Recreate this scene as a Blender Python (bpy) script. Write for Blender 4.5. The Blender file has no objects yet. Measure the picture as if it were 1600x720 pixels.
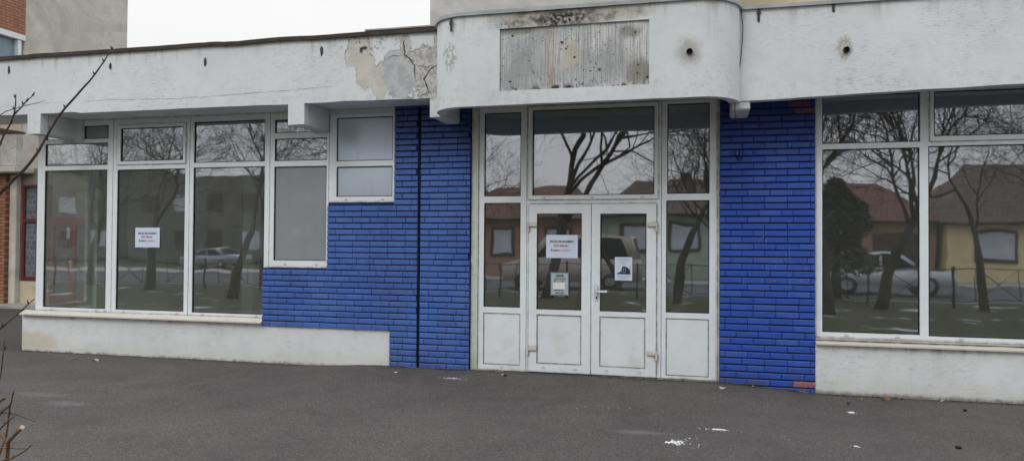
import bpy, bmesh, math, random
from mathutils import Vector, Matrix, noise as mnoise
C = bpy.context.scene.collection
R = math.radians
random.seed(7)

# ------------------------------------------------------------------ helpers
def link(o, parent=None, kind=None):
    C.objects.link(o)
    if parent is not None:
        o.parent = parent
    if kind: o['kind'] = kind
    return o
def worldloc(o):
    p = Vector(o.location)
    while o.parent is not None:
        o = o.parent; p += o.location
    return p
def mesh_obj(name, verts, faces, mat, parent=None, smooth=False, kind=None, mats=None, fmat=None):
    off = worldloc(parent) if parent is not None else Vector((0, 0, 0))
    me = bpy.data.meshes.new(name)
    me.from_pydata([tuple(Vector(v) - off) for v in verts], [], faces)
    for m in (mats or [mat]): me.materials.append(m)
    if fmat: me.polygons.foreach_set('material_index', fmat)
    if smooth: me.polygons.foreach_set('use_smooth', [True] * len(me.polygons))
    me.update()
    return link(bpy.data.objects.new(name, me), parent, kind)
def bm_obj(name, bm, mat, parent=None, bevel=0, smooth=False, kind=None):
    bmesh.ops.recalc_face_normals(bm, faces=bm.faces)
    if bevel:
        es = [e for e in bm.edges if len(e.link_faces) == 2 and e.calc_face_angle(0) > .6]
        bmesh.ops.bevel(bm, geom=es, offset=bevel, segments=2, affect='EDGES', clamp_overlap=True)
    off = worldloc(parent) if parent is not None else Vector((0, 0, 0))
    bmesh.ops.translate(bm, vec=-off, verts=bm.verts)
    me = bpy.data.meshes.new(name); bm.to_mesh(me); bm.free()
    me.materials.append(mat)
    if smooth: me.polygons.foreach_set('use_smooth', [True] * len(me.polygons))
    return link(bpy.data.objects.new(name, me), parent, kind)
def empty(name, loc, label=None, cat=None, group=None, parent=None):
    o = bpy.data.objects.new(name, None); o.location = loc; o.empty_display_size = .2
    link(o, parent)
    return tag(o, label, cat, group)
def tag(o, label=None, cat=None, group=None, kind=None):
    if label: o['label'] = label
    if cat: o['category'] = cat
    if group: o['group'] = group
    if kind: o['kind'] = kind
    return o
def add_box(bm, x0, x1, y0, y1, z0, z1, M=None):
    vs = [bm.verts.new(p) for p in [(x0,y0,z0),(x1,y0,z0),(x1,y1,z0),(x0,y1,z0),(x0,y0,z1),(x1,y0,z1),(x1,y1,z1),(x0,y1,z1)]]
    for f in [(0,3,2,1),(4,5,6,7),(0,1,5,4),(1,2,6,5),(2,3,7,6),(3,0,4,7)]: bm.faces.new([vs[i] for i in f])
    if M is not None:
        for v in vs: v.co = M @ v.co
    return vs
def box(name, b, mat, parent=None, bevel=.004, kind=None):
    bm = bmesh.new(); add_box(bm, *b); return bm_obj(name, bm, mat, parent, bevel, kind=kind)
def boxes(name, bs, mat, parent=None, bevel=.003, kind=None):
    bm = bmesh.new()
    for b in bs: add_box(bm, *b)
    return bm_obj(name, bm, mat, parent, bevel, kind=kind)
def add_cyl(bm, p0, p1, r0, r1=None, n=12, cap=True):
    r1 = r0 if r1 is None else r1
    p0 = Vector(p0); p1 = Vector(p1); d = (p1 - p0).normalized()
    a = d.orthogonal().normalized(); b = d.cross(a)
    A = [bm.verts.new(p0 + (a*math.cos(t)+b*math.sin(t))*r0) for t in [2*math.pi*i/n for i in range(n)]]
    B = [bm.verts.new(p1 + (a*math.cos(t)+b*math.sin(t))*r1) for t in [2*math.pi*i/n for i in range(n)]]
    for i in range(n): bm.faces.new([A[i], A[(i+1)%n], B[(i+1)%n], B[i]])
    if cap: bm.faces.new(A[::-1]); bm.faces.new(B)
def plate(name, outer, holes, y0, y1, mat, parent=None, bevel=.003, ff=None):
    """upright slab in the XZ plane between y0 (front) and y1 with rectangular openings"""
    X0, X1, Z0, Z1 = outer
    xs = sorted({X0, X1} | {min(max(v, X0), X1) for h in holes for v in h[:2]})
    zs = sorted({Z0, Z1} | {min(max(v, Z0), Z1) for h in holes for v in h[2:]})
    bm = bmesh.new(); V = {}
    def v(i, k, s):
        if (i, k, s) not in V: V[(i, k, s)] = bm.verts.new((xs[i], (y0, y1)[s], zs[k]))
        return V[(i, k, s)]
    def solid(i, k):
        if i < 0 or k < 0 or i >= len(xs)-1 or k >= len(zs)-1: return False
        cx = (xs[i]+xs[i+1])/2; cz = (zs[k]+zs[k+1])/2
        return not any(h[0] < cx < h[1] and h[2] < cz < h[3] for h in holes)
    for i in range(len(xs)-1):
        for k in range(len(zs)-1):
            if not solid(i, k): continue
            bm.faces.new([v(i,k,0), v(i+1,k,0), v(i+1,k+1,0), v(i,k+1,0)])
            bm.faces.new([v(i,k,1), v(i,k+1,1), v(i+1,k+1,1), v(i+1,k,1)])
            if not solid(i-1, k): bm.faces.new([v(i,k,0), v(i,k+1,0), v(i,k+1,1), v(i,k,1)])
            if not solid(i+1, k): bm.faces.new([v(i+1,k,0), v(i+1,k,1), v(i+1,k+1,1), v(i+1,k+1,0)])
            if not solid(i, k-1): bm.faces.new([v(i,k,0), v(i,k,1), v(i+1,k,1), v(i+1,k,0)])
            if not solid(i, k+1): bm.faces.new([v(i,k+1,0), v(i+1,k+1,0), v(i+1,k+1,1), v(i,k+1,1)])
    bmesh.ops.recalc_face_normals(bm, faces=bm.faces)
    bmesh.ops.dissolve_limit(bm, angle_limit=.01, verts=bm.verts, edges=bm.edges)
    return bm_obj(name, bm, mat, parent, bevel)
def tube_data(pts, rad, n, V, F):
    b0 = len(V); P = [Vector(p) for p in pts]; m = len(P)
    u = None
    for i in range(m):
        d = (P[min(i+1, m-1)] - P[max(i-1, 0)])
        d = d.normalized() if d.length > 1e-9 else Vector((0, 0, 1))
        u = d.orthogonal().normalized() if u is None else (u - d*u.dot(d)).normalized()
        w = d.cross(u); r = rad[i]
        for k in range(n):
            t = 2*math.pi*k/n; V.append(P[i] + (u*math.cos(t) + w*math.sin(t))*r)
    for i in range(m-1):
        for k in range(n):
            a = b0+i*n+k; b = b0+i*n+(k+1) % n
            F.append((a, b, b+n, a+n))
    F.append(tuple(b0+k for k in range(n))[::-1]); F.append(tuple(b0+(m-1)*n+k for k in range(n)))
def tubes(name, lst, mat, parent=None, n=6, kind=None):
    V, F = [], []
    for pts, rad in lst: tube_data(pts, rad, n, V, F)
    return mesh_obj(name, V, F, mat, parent, smooth=True, kind=kind)

# ------------------------------------------------------------------ materials
class NT:
    def __init__(s, name, rough=.8, spec=.3, metal=0):
        s.m = bpy.data.materials.new(name); s.m.use_nodes = True
        s.t = s.m.node_tree; s.n = s.t.nodes; s.l = s.t.links
        s.b = s.n['Principled BSDF']; s.b.inputs['Roughness'].default_value = rough
        s.b.inputs['Specular IOR Level'].default_value = spec; s.b.inputs['Metallic'].default_value = metal
        s._pos = None
    def pos(s):
        if s._pos is None: s._pos = s.n.new('ShaderNodeNewGeometry').outputs['Position']
        return s._pos
    def set(s, inp, v):
        if isinstance(v, (int, float)): inp.default_value = v
        elif isinstance(v, tuple): inp.default_value = v if len(v) == 4 or len(inp.default_value) == 3 else (*v, 1)
        else: s.l.new(v, inp)
    def mapping(s, scale=(1,1,1), loc=(0,0,0)):
        m = s.n.new('ShaderNodeMapping'); m.inputs['Scale'].default_value = scale; m.inputs['Location'].default_value = loc
        s.l.new(s.pos(), m.inputs['Vector']); return m.outputs[0]
    def noise(s, sc=5, det=4, rough=.55, vec=None, dist=0):
        x = s.n.new('ShaderNodeTexNoise'); x.inputs['Scale'].default_value = sc; x.inputs['Detail'].default_value = det
        x.inputs['Roughness'].default_value = rough; x.inputs['Distortion'].default_value = dist
        s.l.new(vec if vec is not None else s.pos(), x.inputs['Vector']); return x.outputs['Fac']
    def voro(s, sc=5, feat='F1', vec=None, out='Distance'):
        x = s.n.new('ShaderNodeTexVoronoi'); x.feature = feat; x.inputs['Scale'].default_value = sc
        s.l.new(vec if vec is not None else s.pos(), x.inputs['Vector']); return x.outputs[out]
    def ramp(s, v, a, b, lo=0., hi=1.):
        x = s.n.new('ShaderNodeMapRange'); x.interpolation_type = 'SMOOTHSTEP'
        s.set(x.inputs['Value'], v); x.inputs['From Min'].default_value = a; x.inputs['From Max'].default_value = b
        x.inputs['To Min'].default_value = lo; x.inputs['To Max'].default_value = hi; return x.outputs[0]
    def math(s, op, a, b=0., c=0.):
        x = s.n.new('ShaderNodeMath'); x.operation = op; s.set(x.inputs[0], a); s.set(x.inputs[1], b)
        s.set(x.inputs[2], c); return x.outputs[0]
    def mix(s, f, a, b, mode='MIX'):
        x = s.n.new('ShaderNodeMix'); x.data_type = 'RGBA'; x.blend_type = mode
        s.set(x.inputs[0], f); s.set(x.inputs[6], a); s.set(x.inputs[7], b); return x.outputs[2]
    def sep(s, v=None):
        x = s.n.new('ShaderNodeSeparateXYZ'); s.l.new(v if v is not None else s.pos(), x.inputs[0]); return x.outputs
    def blob(s, x0, z0, rx, rz, soft=.35, wob=.35, sc=6):
        """0..1 mask of a ragged ellipse centred on (x0, z0) in the XZ plane"""
        p = s.sep(); n = s.noise(sc, 5, .6)
        a = s.math('DIVIDE', s.math('SUBTRACT', p[0], x0), rx); b = s.math('DIVIDE', s.math('SUBTRACT', p[2], z0), rz)
        d = s.math('SQRT', s.math('ADD', s.math('MULTIPLY', a, a), s.math('MULTIPLY', b, b)))
        d = s.math('ADD', d, s.math('MULTIPLY', s.math('SUBTRACT', n, .5), wob*5))
        return s.ramp(d, 1+soft, 1-soft, 0, 1)
    def ao(s, dist=.05, a=.45, b=.95):
        x = s.n.new('ShaderNodeAmbientOcclusion'); x.samples = 4; x.inputs['Distance'].default_value = dist; x.only_local = False
        return s.ramp(x.outputs['AO'], b, a, 0, 1)
    def vmax(s, *a):
        r = a[0]
        for q in a[1:]: r = s.math('MAXIMUM', r, q)
        return r
    def col(s, v): s.set(s.b.inputs['Base Color'], v); return s
    def bump(s, h, st=.3, d=.01):
        x = s.n.new('ShaderNodeBump'); x.inputs['Strength'].default_value = st; x.inputs['Distance'].default_value = d
        s.l.new(h, x.inputs['Height']); s.l.new(x.outputs[0], s.b.inputs['Normal']); return s
def plain(name, c, rough=.6, var=.12, sc=9, spec=.3, metal=0, bump=.0):
    m = NT(name, rough, spec, metal); n = m.noise(sc, 5)
    m.col(m.mix(m.ramp(n, .3, .7), tuple(v*(1-var) for v in c), tuple(min(1, v*(1+var)) for v in c)))
    if bump: m.bump(m.noise(sc*8, 4), bump, .004)
    return m.m

def stucco(name, base, mode):
    m = NT(name, .88, .2)
    big = m.noise(1.1, 5); mid = m.noise(7, 6); fine = m.noise(60, 4)
    lump = m.noise(26, 5, .6, m.mapping((1, 1, 2.2)), .6)
    pit = m.ramp(m.voro(17, vec=m.mapping((.6, 1, 1.5))), .0, .09, 1, 0)
    c = m.mix(m.ramp(big, .35, .68), tuple(v*.93 for v in base), base)
    c = m.mix(m.ramp(mid, .42, .75, 0, .22), c, (.45, .48, .49))
    c = m.mix(m.math('MULTIPLY', m.ramp(m.noise(2.3, 4), .52, .62), m.math('MULTIPLY', pit, .35)), c, (.22, .2, .18))
    p = m.sep()
    speck = m.math('MULTIPLY', m.ramp(m.noise(95, 2), .70, .76), m.ramp(m.noise(1.7, 3), .5, .7, .1, .8))
    c = m.mix(speck, c, (.18, .17, .16))
    drip = m.noise(9, 5, .6, m.mapping((1, 1, .06)))
    if mode in ('fascia', 'canopy'):
        topm = m.ramp(p[2], 3.72, 3.98)
        c = m.mix(m.math('MULTIPLY', m.math('MULTIPLY', topm, m.ramp(drip, .5, .72)), .55), c, (.3, .28, .25))
        botm = m.ramp(p[2], 3.34, 3.2)
        c = m.mix(m.math('MULTIPLY', botm, m.ramp(m.noise(12, 5), .5, .75, 0, .3)), c, (.35, .36, .37))
    dash = m.ramp(m.noise(34, 3, .6, m.mapping((.45, 1, 1.4)), 1.2), .58, .66)
    rough_here = m.ramp(m.noise(1.4, 4), .40, .62, .15, 1)
    h = m.math('ADD', m.math('MULTIPLY', m.math('ADD', m.math('MULTIPLY', lump, .6), m.math('MULTIPLY', dash, -.5)), rough_here), m.math('MULTIPLY', fine, .12))
    c = m.mix(m.math('MULTIPLY', m.ramp(drip, .56, .74), m.ramp(m.noise(.9, 3), .45, .65, 0, .28)), c, (.44, .44, .42))
    c = m.mix(m.math('MULTIPLY', m.math('MULTIPLY', dash, rough_here), .18), c, (.33, .33, .32))
    if mode == 'fascia':
        cream = m.vmax(m.blob(-4.0, 3.79, .17, .2, .04, .24, 9), m.blob(-3.9, 3.56, .13, .2, .04, .24, 9),
                       m.blob(-3.71, 3.42, .11, .22, .04, .24, 9))
        c = m.mix(cream, c, m.mix(m.ramp(m.noise(5, 4), .35, .65), (.52, .50, .44), (.60, .58, .53)))
        grey = m.vmax(m.blob(-3.45, 3.47, .22, .25, .035, .3, 8), m.blob(-3.52, 3.66, .17, .12, .035, .3, 8))
        gc = m.mix(m.ramp(m.noise(9, 5), .35, .65), (.40, .41, .42), (.52, .525, .53))
        c = m.mix(grey, c, gc)
        old = m.vmax(m.blob(-3.15, 3.66, .22, .14, .05, .28, 7), m.blob(-3.08, 3.42, .2, .22, .05, .3, 7),
                     m.blob(-3.0, 3.8, .06, .22, .05, .25, 7), m.blob(-3.4, 3.8, .07, .13, .05, .28, 7))
        oc = m.mix(m.ramp(m.noise(22, 6), .38, .6), (.36, .35, .33), (.56, .55, .52))
        oc = m.mix(m.ramp(m.noise(38, 3), .6, .64), oc, (.62, .62, .62))
        c = m.mix(old, c, oc)
        pe = m.vmax(cream, grey, old)
        rim = m.math('MULTIPLY', m.math('MULTIPLY', pe, m.math('SUBTRACT', 1, pe)), 4)
        c = m.mix(m.math('MULTIPLY', rim, m.ramp(m.noise(18, 4), .4, .6, .1, .8)), c, (.22, .21, .2))
        h = m.math('SUBTRACT', h, m.math('MULTIPLY', pe, 2.2))
        rust = m.blob(1.29, 3.53, .07, .11, .4, .3, 16)
        c = m.mix(m.math('MULTIPLY', rust, m.ramp(m.noise(40, 4), .35, .6, .25, .85)), c, (.34, .32, .26))
        dirt = m.math('MULTIPLY', m.blob(-3.9, 3.9, .35, .12, .6, .5, 12), m.ramp(m.noise(35, 4), .5, .7))
        c = m.mix(dirt, c, (.16, .15, .15))
    if mode == 'canopy':
        bare = m.blob(-1.4, 3.9, .78, .1, .25, .12, 6)
        bc = m.mix(m.ramp(m.noise(11, 6), .35, .6), (.26, .24, .2), (.50, .48, .43))
        c = m.mix(bare, c, bc)
        mould = m.math('MULTIPLY', m.vmax(m.blob(-1.5, 3.87, .3, .09, .7, .35, 9), m.math('MULTIPLY', m.blob(-2.0, 3.84, .2, .04, .7, .35, 9), .6)), m.ramp(m.noise(28, 5), .3, .6))
        c = m.mix(mould, c, (.035, .035, .035))
        ring = m.math('MULTIPLY', m.blob(-.21, 3.46, .11, .12, .6, .3, 14), .55)
        c = m.mix(ring, c, (.24, .21, .16))
        side = m.math('MULTIPLY', m.blob(-2.72, 3.56, .09, .14, .3, .3, 14), m.ramp(m.noise(24, 5), .42, .55))
        c = m.mix(side, c, (.42, .41, .39))
        st = m.math('MULTIPLY', m.ramp(p[2], 3.7, 3.98), m.ramp(m.noise(14, 5, .6, m.mapping((1, 1, .12))), .56, .68))
        c = m.mix(m.math('MULTIPLY', st, .5), c, (.2, .19, .17))
    if mode == 'plinth':
        low = m.ramp(m.math('ADD', p[2], m.math('MULTIPLY', m.noise(4, 5), .3)), .38, .1)
        c = m.mix(m.math('MULTIPLY', low, .45), c, (.56, .55, .47))
        c = m.mix(m.math('MULTIPLY', m.ramp(m.math('ADD', p[2], m.math('MULTIPLY', m.noise(14, 5), .1)), .09, .03), .8), c, (.14, .13, .12))
        up = m.math('MULTIPLY', m.ramp(p[2], .42, .5), m.ramp(drip, .48, .66))
        c = m.mix(m.math('MULTIPLY', up, .5), c, (.25, .24, .22))
        yel = m.math('MULTIPLY', m.blob(-9.3, .15, .5, .12, .5, .3, 6), .5)
        c = m.mix(yel, c, (.5, .42, .2))
    m.col(c); m.bump(h, .55 if mode != 'rough' else .9, .012)
    return m.m

WHITE = (.71, .735, .745)
M = {}
M['fascia'] = stucco('painted_stucco_fascia', WHITE, 'fascia')
M['canopy'] = stucco('painted_stucco_canopy', WHITE, 'canopy')
M['plinth'] = stucco('painted_stucco_plinth', (.74, .76, .76), 'plinth')
M['stucco'] = stucco('painted_stucco', (.70, .725, .74), 'plain')
M['soffit'] = plain('soffit_paint', (.70, .75, .78), .9, .10, 3, bump=.3)

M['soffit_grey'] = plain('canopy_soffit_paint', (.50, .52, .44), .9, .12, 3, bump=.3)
def mk_panel():   # bare board left where the shop sign was: vertical trowel lines, stains, holes
    m = NT('weathered_render_panel', .92, .15)
    lines = m.noise(70, 4, .7, m.mapping((1, 1, .03)))
    l2 = m.noise(120, 2, .6, m.mapping((1, 1, .04)))
    big = m.noise(2.6, 5)
    c = m.mix(m.ramp(big, .35, .65), (.47, .48, .49), (.70, .70, .69))
    c = m.mix(m.ramp(lines, .46, .62, 0, .7), c, (.22, .22, .22))
    c = m.mix(m.ramp(l2, .55, .7, 0, .4), c, (.60, .59, .57))
    c = m.mix(m.math('MULTIPLY', m.math('MULTIPLY', m.blob(-1.6, 3.55, .05, .5, .8, .25, 8), m.ramp(lines, .35, .6)), .75), c, (.34, .27, .15))
    c = m.mix(m.math('MULTIPLY', m.vmax(m.blob(-1.4, 3.5, .09, .14, .5, .2, 9)), .7), c, (.5, .46, .34))
    c = m.mix(m.math('MULTIPLY', m.vmax(m.blob(-.7, 3.3, .12, .14, .5, .25, 9), m.blob(-1.95, 3.78, .2, .035, .5, .3, 9), m.blob(-.8, 3.7, .1, .06, .5, .3, 12)), .75), c, (.2, .185, .15))
    c = m.mix(m.ramp(m.noise(6, 6, .7), .5, .7, 0, .45), c, (.28, .27, .25))
    c = m.mix(m.math('MULTIPLY', m.blob(-1.95, 3.3, .25, .25, .6, .3, 4), .6), c, (.27, .275, .28))
    c = m.mix(m.math('MULTIPLY', m.blob(-.95, 3.45, .15, .3, .6, .3, 4), .5), c, (.27, .275, .28))
    sp = m.math('MULTIPLY', m.ramp(m.noise(42, 3), .64, .67), m.ramp(m.noise(3.1, 3), .42, .6))
    c = m.mix(sp, c, (.05, .05, .045))
    p = m.sep()
    c = m.mix(m.math('MULTIPLY', m.ramp(p[2], 3.24, 3.15), m.ramp(m.noise(20, 4), .5, .6)), c, (.1, .095, .09))
    m.col(c); m.bump(m.math('ADD', lines, m.math('MULTIPLY', l2, .5)), .5, .008); return m.m
M['panel'] = mk_panel()

def mk_brick():
    m = NT('blue_painted_brick', .42, .4)
    a = m.n.new('ShaderNodeAttribute'); a.attribute_name = 'rnd'; rnd = a.outputs['Fac']
    c = m.mix(rnd, (.052, .125, .39), (.070, .165, .48))
    c = m.mix(m.ramp(m.noise(1.4, 4), .35, .7, 0, .6), c, (.040, .092, .33))
    c = m.mix(m.ramp(m.sep()[0], -.5, .1, 0, .7), c, (.014, .062, .40))
    c = m.mix(m.ramp(m.noise(33, 5), .55, .8, 0, .35), c, (.10, .16, .42))
    p = m.sep()
    c = m.mix(m.ramp(m.math('ADD', rnd, m.math('MULTIPLY', m.noise(.9, 3), .6)), .95, 1.25, 0, .35), c, (.075, .13, .38))
    grime = m.ramp(m.noise(6, 6, .7, m.mapping((1, 1, .45))),   .52, .75, 0, .35)
    c = m.mix(grime, c, (.035, .055, .17))
    c = m.mix(m.math('MULTIPLY', m.ramp(p[2], .35, .0), m.ramp(m.noise(7, 5), .35, .7)), c, (.07, .085, .17))
    up = m.math('MULTIPLY', m.ramp(p[2], 2.35, 3.05), .6)  # overhang shade put into the brick colour, deeper blue towards the top
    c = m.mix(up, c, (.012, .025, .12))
    a2 = m.n.new('ShaderNodeAttribute'); a2.attribute_name = 'bare'
    base = m.math('MULTIPLY', a2.outputs['Fac'], m.ramp(m.noise(19, 5, .7), .40, .46))
    base = m.vmax(base, m.math('MULTIPLY', m.blob(.6, -.02, .45, .03, .2, .3, 8), m.ramp(m.noise(14, 5, .65), .5, .55)))
    chip = m.math('MULTIPLY', m.ramp(m.noise(27, 4), .70, .715), m.ramp(m.noise(2.2, 3), .5, .6))
    m_or = m.mix(m.noise(30, 4), (.30, .095, .05), (.48, .20, .11))
    m_or = m.mix(m.ramp(p[2], 2, 2.8), m_or, (.20, .085, .06))
    c = m.mix(m.vmax(base, m.math('MULTIPLY', chip, .8)), c, m_or)
    chalk = m.math('MULTIPLY', m.vmax(m.blob(.7, 1.4, .3, .3, .6, .3, 4), m.blob(-4, 1.5, .5, .4, .6, .3, 4)), m.ramp(m.noise(20, 6, .7, m.mapping((1, 1, .4))), .60, .68, 0, .3))
    c = m.mix(chalk, c, (.3, .36, .5))
    m.col(c); m.bump(m.noise(45, 4), .35, .004)
    m.set(m.b.inputs['Roughness'], m.ramp(m.noise(12, 3), .3, .7, .34, .6)); return m.m
M['brick'] = mk_brick()
M['joint'] = plain('dark_blue_joint', (.012, .024, .095), .8, .3)
M['gap'] = plain('dark_gap', (.004, .006, .015), .9, .2)

def mk_pvc(name, base, dirt=.3):
    m = NT(name, .33, .4); p = m.sep()
    c = m.mix(m.ramp(m.noise(2.5, 4), .35, .7), tuple(v*.95 for v in base), base)
    c = m.mix(m.math('MULTIPLY', m.ramp(m.noise(16, 6, .65), .5, .78), dirt), c, (.42, .40, .33))
    c = m.mix(m.math('MULTIPLY', m.ramp(m.math('ADD', p[2], m.math('MULTIPLY', m.noise(5, 4), .35)), .55, .1), dirt*1.3), c, (.46, .46, .37))
    c = m.mix(m.math('MULTIPLY', m.ramp(m.noise(140, 2), .73, .77), .5), c, (.2, .18, .15))
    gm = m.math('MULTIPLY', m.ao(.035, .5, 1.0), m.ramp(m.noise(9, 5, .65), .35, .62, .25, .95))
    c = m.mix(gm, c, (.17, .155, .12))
    c = m.mix(m.math('MULTIPLY', m.ramp(m.noise(3.2, 5, .6), .5, .72), m.ramp(p[2], 1.2, .1, 0, .35)), c, (.52, .50, .40))
    m.col(c); return m.m
M['pvc'] = mk_pvc('white_window_plastic', (.83, .87, .90), .12)
M['pvc_door'] = mk_pvc('white_door_panel', (.80, .85, .865), .12)
M['sill'] = mk_pvc('cream_sill_metal', (.66, .63, .55), .5)
M['jamb'] = mk_pvc('scuffed_white_jamb', (.66, .66, .63), .8)
M['gasket'] = plain('black_gasket', (.012, .012, .013), .6, .1)
M['rebate'] = plain('grey_rebate_shadow', (.16, .17, .165), .8, .3, 20)
M['hinge'] = plain('hinge_plastic', (.62, .6, .54), .4, .1)

def mk_glass(name, refl=.42, tint=(.66, .70, .68)):
    m = bpy.data.materials.new(name); m.use_nodes = True; t = m.node_tree; n = t.nodes; n.clear()
    out = n.new('ShaderNodeOutputMaterial'); mx = n.new('ShaderNodeMixShader'); tr = n.new('ShaderNodeBsdfTransparent')
    gl = n.new('ShaderNodeBsdfGlossy'); gl.inputs['Roughness'].default_value = 0.018; gl.inputs['Color'].default_value = (.88, .91, 1, 1)
    tr.inputs['Color'].default_value = (*tint, 1)
    lw = n.new('ShaderNodeLayerWeight'); lw.inputs['Blend'].default_value = .35
    mr = n.new('ShaderNodeMapRange'); mr.inputs['To Min'].default_value = refl; mr.inputs['To Max'].default_value = .95
    mr.inputs['From Min'].default_value = .1
    t.links.new(lw.outputs['Fresnel'], mr.inputs['Value'])
    ns = n.new('ShaderNodeTexNoise'); ns.inputs['Scale'].default_value = 1.1; ns.inputs['Detail'].default_value = 2
    g = n.new('ShaderNodeNewGeometry'); t.links.new(g.outputs['Position'], ns.inputs['Vector'])
    bp = n.new('ShaderNodeBump'); bp.inputs['Strength'].default_value = .11; bp.inputs['Distance'].default_value = .02
    t.links.new(ns.outputs['Fac'], bp.inputs['Height']); t.links.new(bp.outputs[0], gl.inputs['Normal'])
    # thin film of dust
    df = n.new('ShaderNodeBsdfDiffuse'); df.inputs['Color'].default_value = (.34, .36, .32, 1)
    n2 = n.new('ShaderNodeTexNoise'); n2.inputs['Scale'].default_value = 2.2; n2.inputs['Detail'].default_value = 6
    t.links.new(g.outputs['Position'], n2.inputs['Vector'])
    m2 = n.new('ShaderNodeMapRange'); m2.inputs['From Min'].default_value = .35; m2.inputs['From Max'].default_value = .8
    m2.inputs['To Min'].default_value = .02; m2.inputs['To Max'].default_value = .10; t.links.new(n2.outputs['Fac'], m2.inputs['Value'])
    sp = n.new('ShaderNodeSeparateXYZ'); t.links.new(g.outputs['Position'], sp.inputs[0])
    hz = n.new('ShaderNodeMapRange'); hz.inputs['From Min'].default_value = -9.2; hz.inputs['From Max'].default_value = -4; hz.inputs['To Min'].default_value = .15; hz.inputs['To Max'].default_value = .055
    t.links.new(sp.outputs[0], hz.inputs['Value'])
    ad = n.new('ShaderNodeMath'); ad.operation = 'ADD'; t.links.new(m2.outputs[0], ad.inputs[0]); t.links.new(hz.outputs[0], ad.inputs[1]); m2 = ad
    t.links.new(mr.outputs[0], mx.inputs[0]); t.links.new(tr.outputs[0], mx.inputs[1]); t.links.new(gl.outputs[0], mx.inputs[2])
    mx2 = n.new('ShaderNodeMixShader'); t.links.new(m2.outputs[0], mx2.inputs[0]); t.links.new(mx.outputs[0], mx2.inputs[1]); t.links.new(df.outputs[0], mx2.inputs[2])
    t.links.new(mx2.outputs[0], out.inputs[0]); return m
M['glass'] = mk_glass('window_glass')
M['glass_clear'] = mk_glass('side_glass', .10, (.9, .92, .9))
def mk_frost():
    m = NT('grey_filmed_glass', .28, .5)
    dk = m.math('MULTIPLY', m.blob(-4.42, 2.93, .14, .14, .8, .12, 3), .35)
    c = m.mix(m.ramp(m.noise(.8, 3), .3, .7), (.33, .35, .385), (.40, .42, .46))
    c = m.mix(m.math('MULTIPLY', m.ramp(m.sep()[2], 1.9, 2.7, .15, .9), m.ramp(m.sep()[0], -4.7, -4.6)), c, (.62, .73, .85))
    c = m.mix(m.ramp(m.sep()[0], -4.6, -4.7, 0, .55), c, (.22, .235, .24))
    c = m.mix(m.ramp(m.noise(7, 5, .6, m.mapping((1, 1, .15))), .5, .75, 0, .16), c, (.2, .2, .21))
    c = m.mix(m.ramp(m.noise(2, 2), .5, .8, 0, .2), c, (.5, .52, .55))
    m.col(m.mix(dk, c, (.08, .09, .1))); return m.m
M['frost'] = mk_frost()

def mk_asphalt():
    m = NT('asphalt', .93, .25); p = m.sep()
    c = m.mix(m.ramp(m.noise(.55, 5), .32, .68), (.066, .060, .058), (.108, .097, .092))
    c = m.mix(m.ramp(m.noise(3.5, 5), .4, .75, 0, .5), c, (.088, .077, .073))
    gr = m.voro(130, out='Color'); g2 = m.n.new('ShaderNodeSeparateColor'); m.l.new(gr, g2.inputs[0])
    c = m.mix(m.ramp(g2.outputs[0], .1, 1, 0, .7), c, (.20, .175, .16))
    c = m.mix(m.ramp(g2.outputs[1], .72, .98, 0, .6), c, (.028, .027, .027))
    n2 = m.noise(38, 6, .75); c = m.mix(m.ramp(n2, .48, .7, 0, .6), c, (.04, .038, .037))
    c = m.mix(m.math('MULTIPLY', m.ramp(m.noise(70, 2), .74, .76), m.ramp(m.noise(1.2, 4), .5, .62)), c, (.45, .44, .43))
    c = m.mix(m.ramp(m.noise(1.7, 6, .7, None, .8), .44, .70, 0, .38), c, (.056, .052, .050))
    c = m.mix(m.ramp(m.noise(.38, 5, .6, None, 1.2), .45, .70, 0, .2), c, (.125, .117, .111))
    ck = m.math('MULTIPLY', m.ramp(m.voro(.55, 'DISTANCE_TO_EDGE', m.mapping((1, 1.6, 1))), .006, .0, 0, 1), m.ramp(m.noise(.8, 3), .5, .6))
    c = m.mix(m.math('MULTIPLY', ck, .0), c, (.03, .028, .027))
    # pale scuffs
    def sc(x0, y0, rx, ry, st):
        n = m.noise(9, 5, .6, m.mapping((.6, 2.4, 1)))
        a = m.math('DIVIDE', m.math('SUBTRACT', p[0], x0), rx); b = m.math('DIVIDE', m.math('SUBTRACT', p[1], y0), ry)
        d = m.math('ADD', m.math('SQRT', m.math('ADD', m.math('MULTIPLY', a, a), m.math('MULTIPLY', b, b))), m.math('MULTIPLY', m.math('SUBTRACT', n, .5), 2.4))
        return m.ramp(d, 1.1, .1, 0, st)
    c = m.mix(m.vmax(sc(-6.5, -2.5, .5, .12, .22), sc(-5.95, -2.78, .3, .14, .32), sc(-2.75, -.62, .25, .06, .4), sc(-.55, -2.4, .3, .1, .35)), c, (.26, .265, .27))
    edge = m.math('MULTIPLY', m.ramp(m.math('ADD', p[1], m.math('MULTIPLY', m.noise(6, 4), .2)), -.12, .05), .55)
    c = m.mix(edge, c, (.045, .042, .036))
    hh = m.math('ADD', m.math('MULTIPLY', m.voro(130), .6), m.math('MULTIPLY', n2, .8))
    m.col(c); m.bump(hh, .7, .006); return m.m
M['asphalt'] = mk_asphalt()
def mk_grass():
    m = NT('winter_grass_ground', .95, .1)
    c = m.mix(m.ramp(m.noise(6, 6), .35, .65), (.045, .058, .026), (.10, .09, .05))
    c = m.mix(m.ramp(m.noise(.9, 6), .60, .66, 0, .8), c, (.62, .64, .66))
    m.col(c); m.bump(m.noise(60, 4), .6, .02); return m.m
M['grass'] = mk_grass()
M['road'] = plain('road_asphalt', (.075, .075, .078), .9, .2, 1.5)
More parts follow.
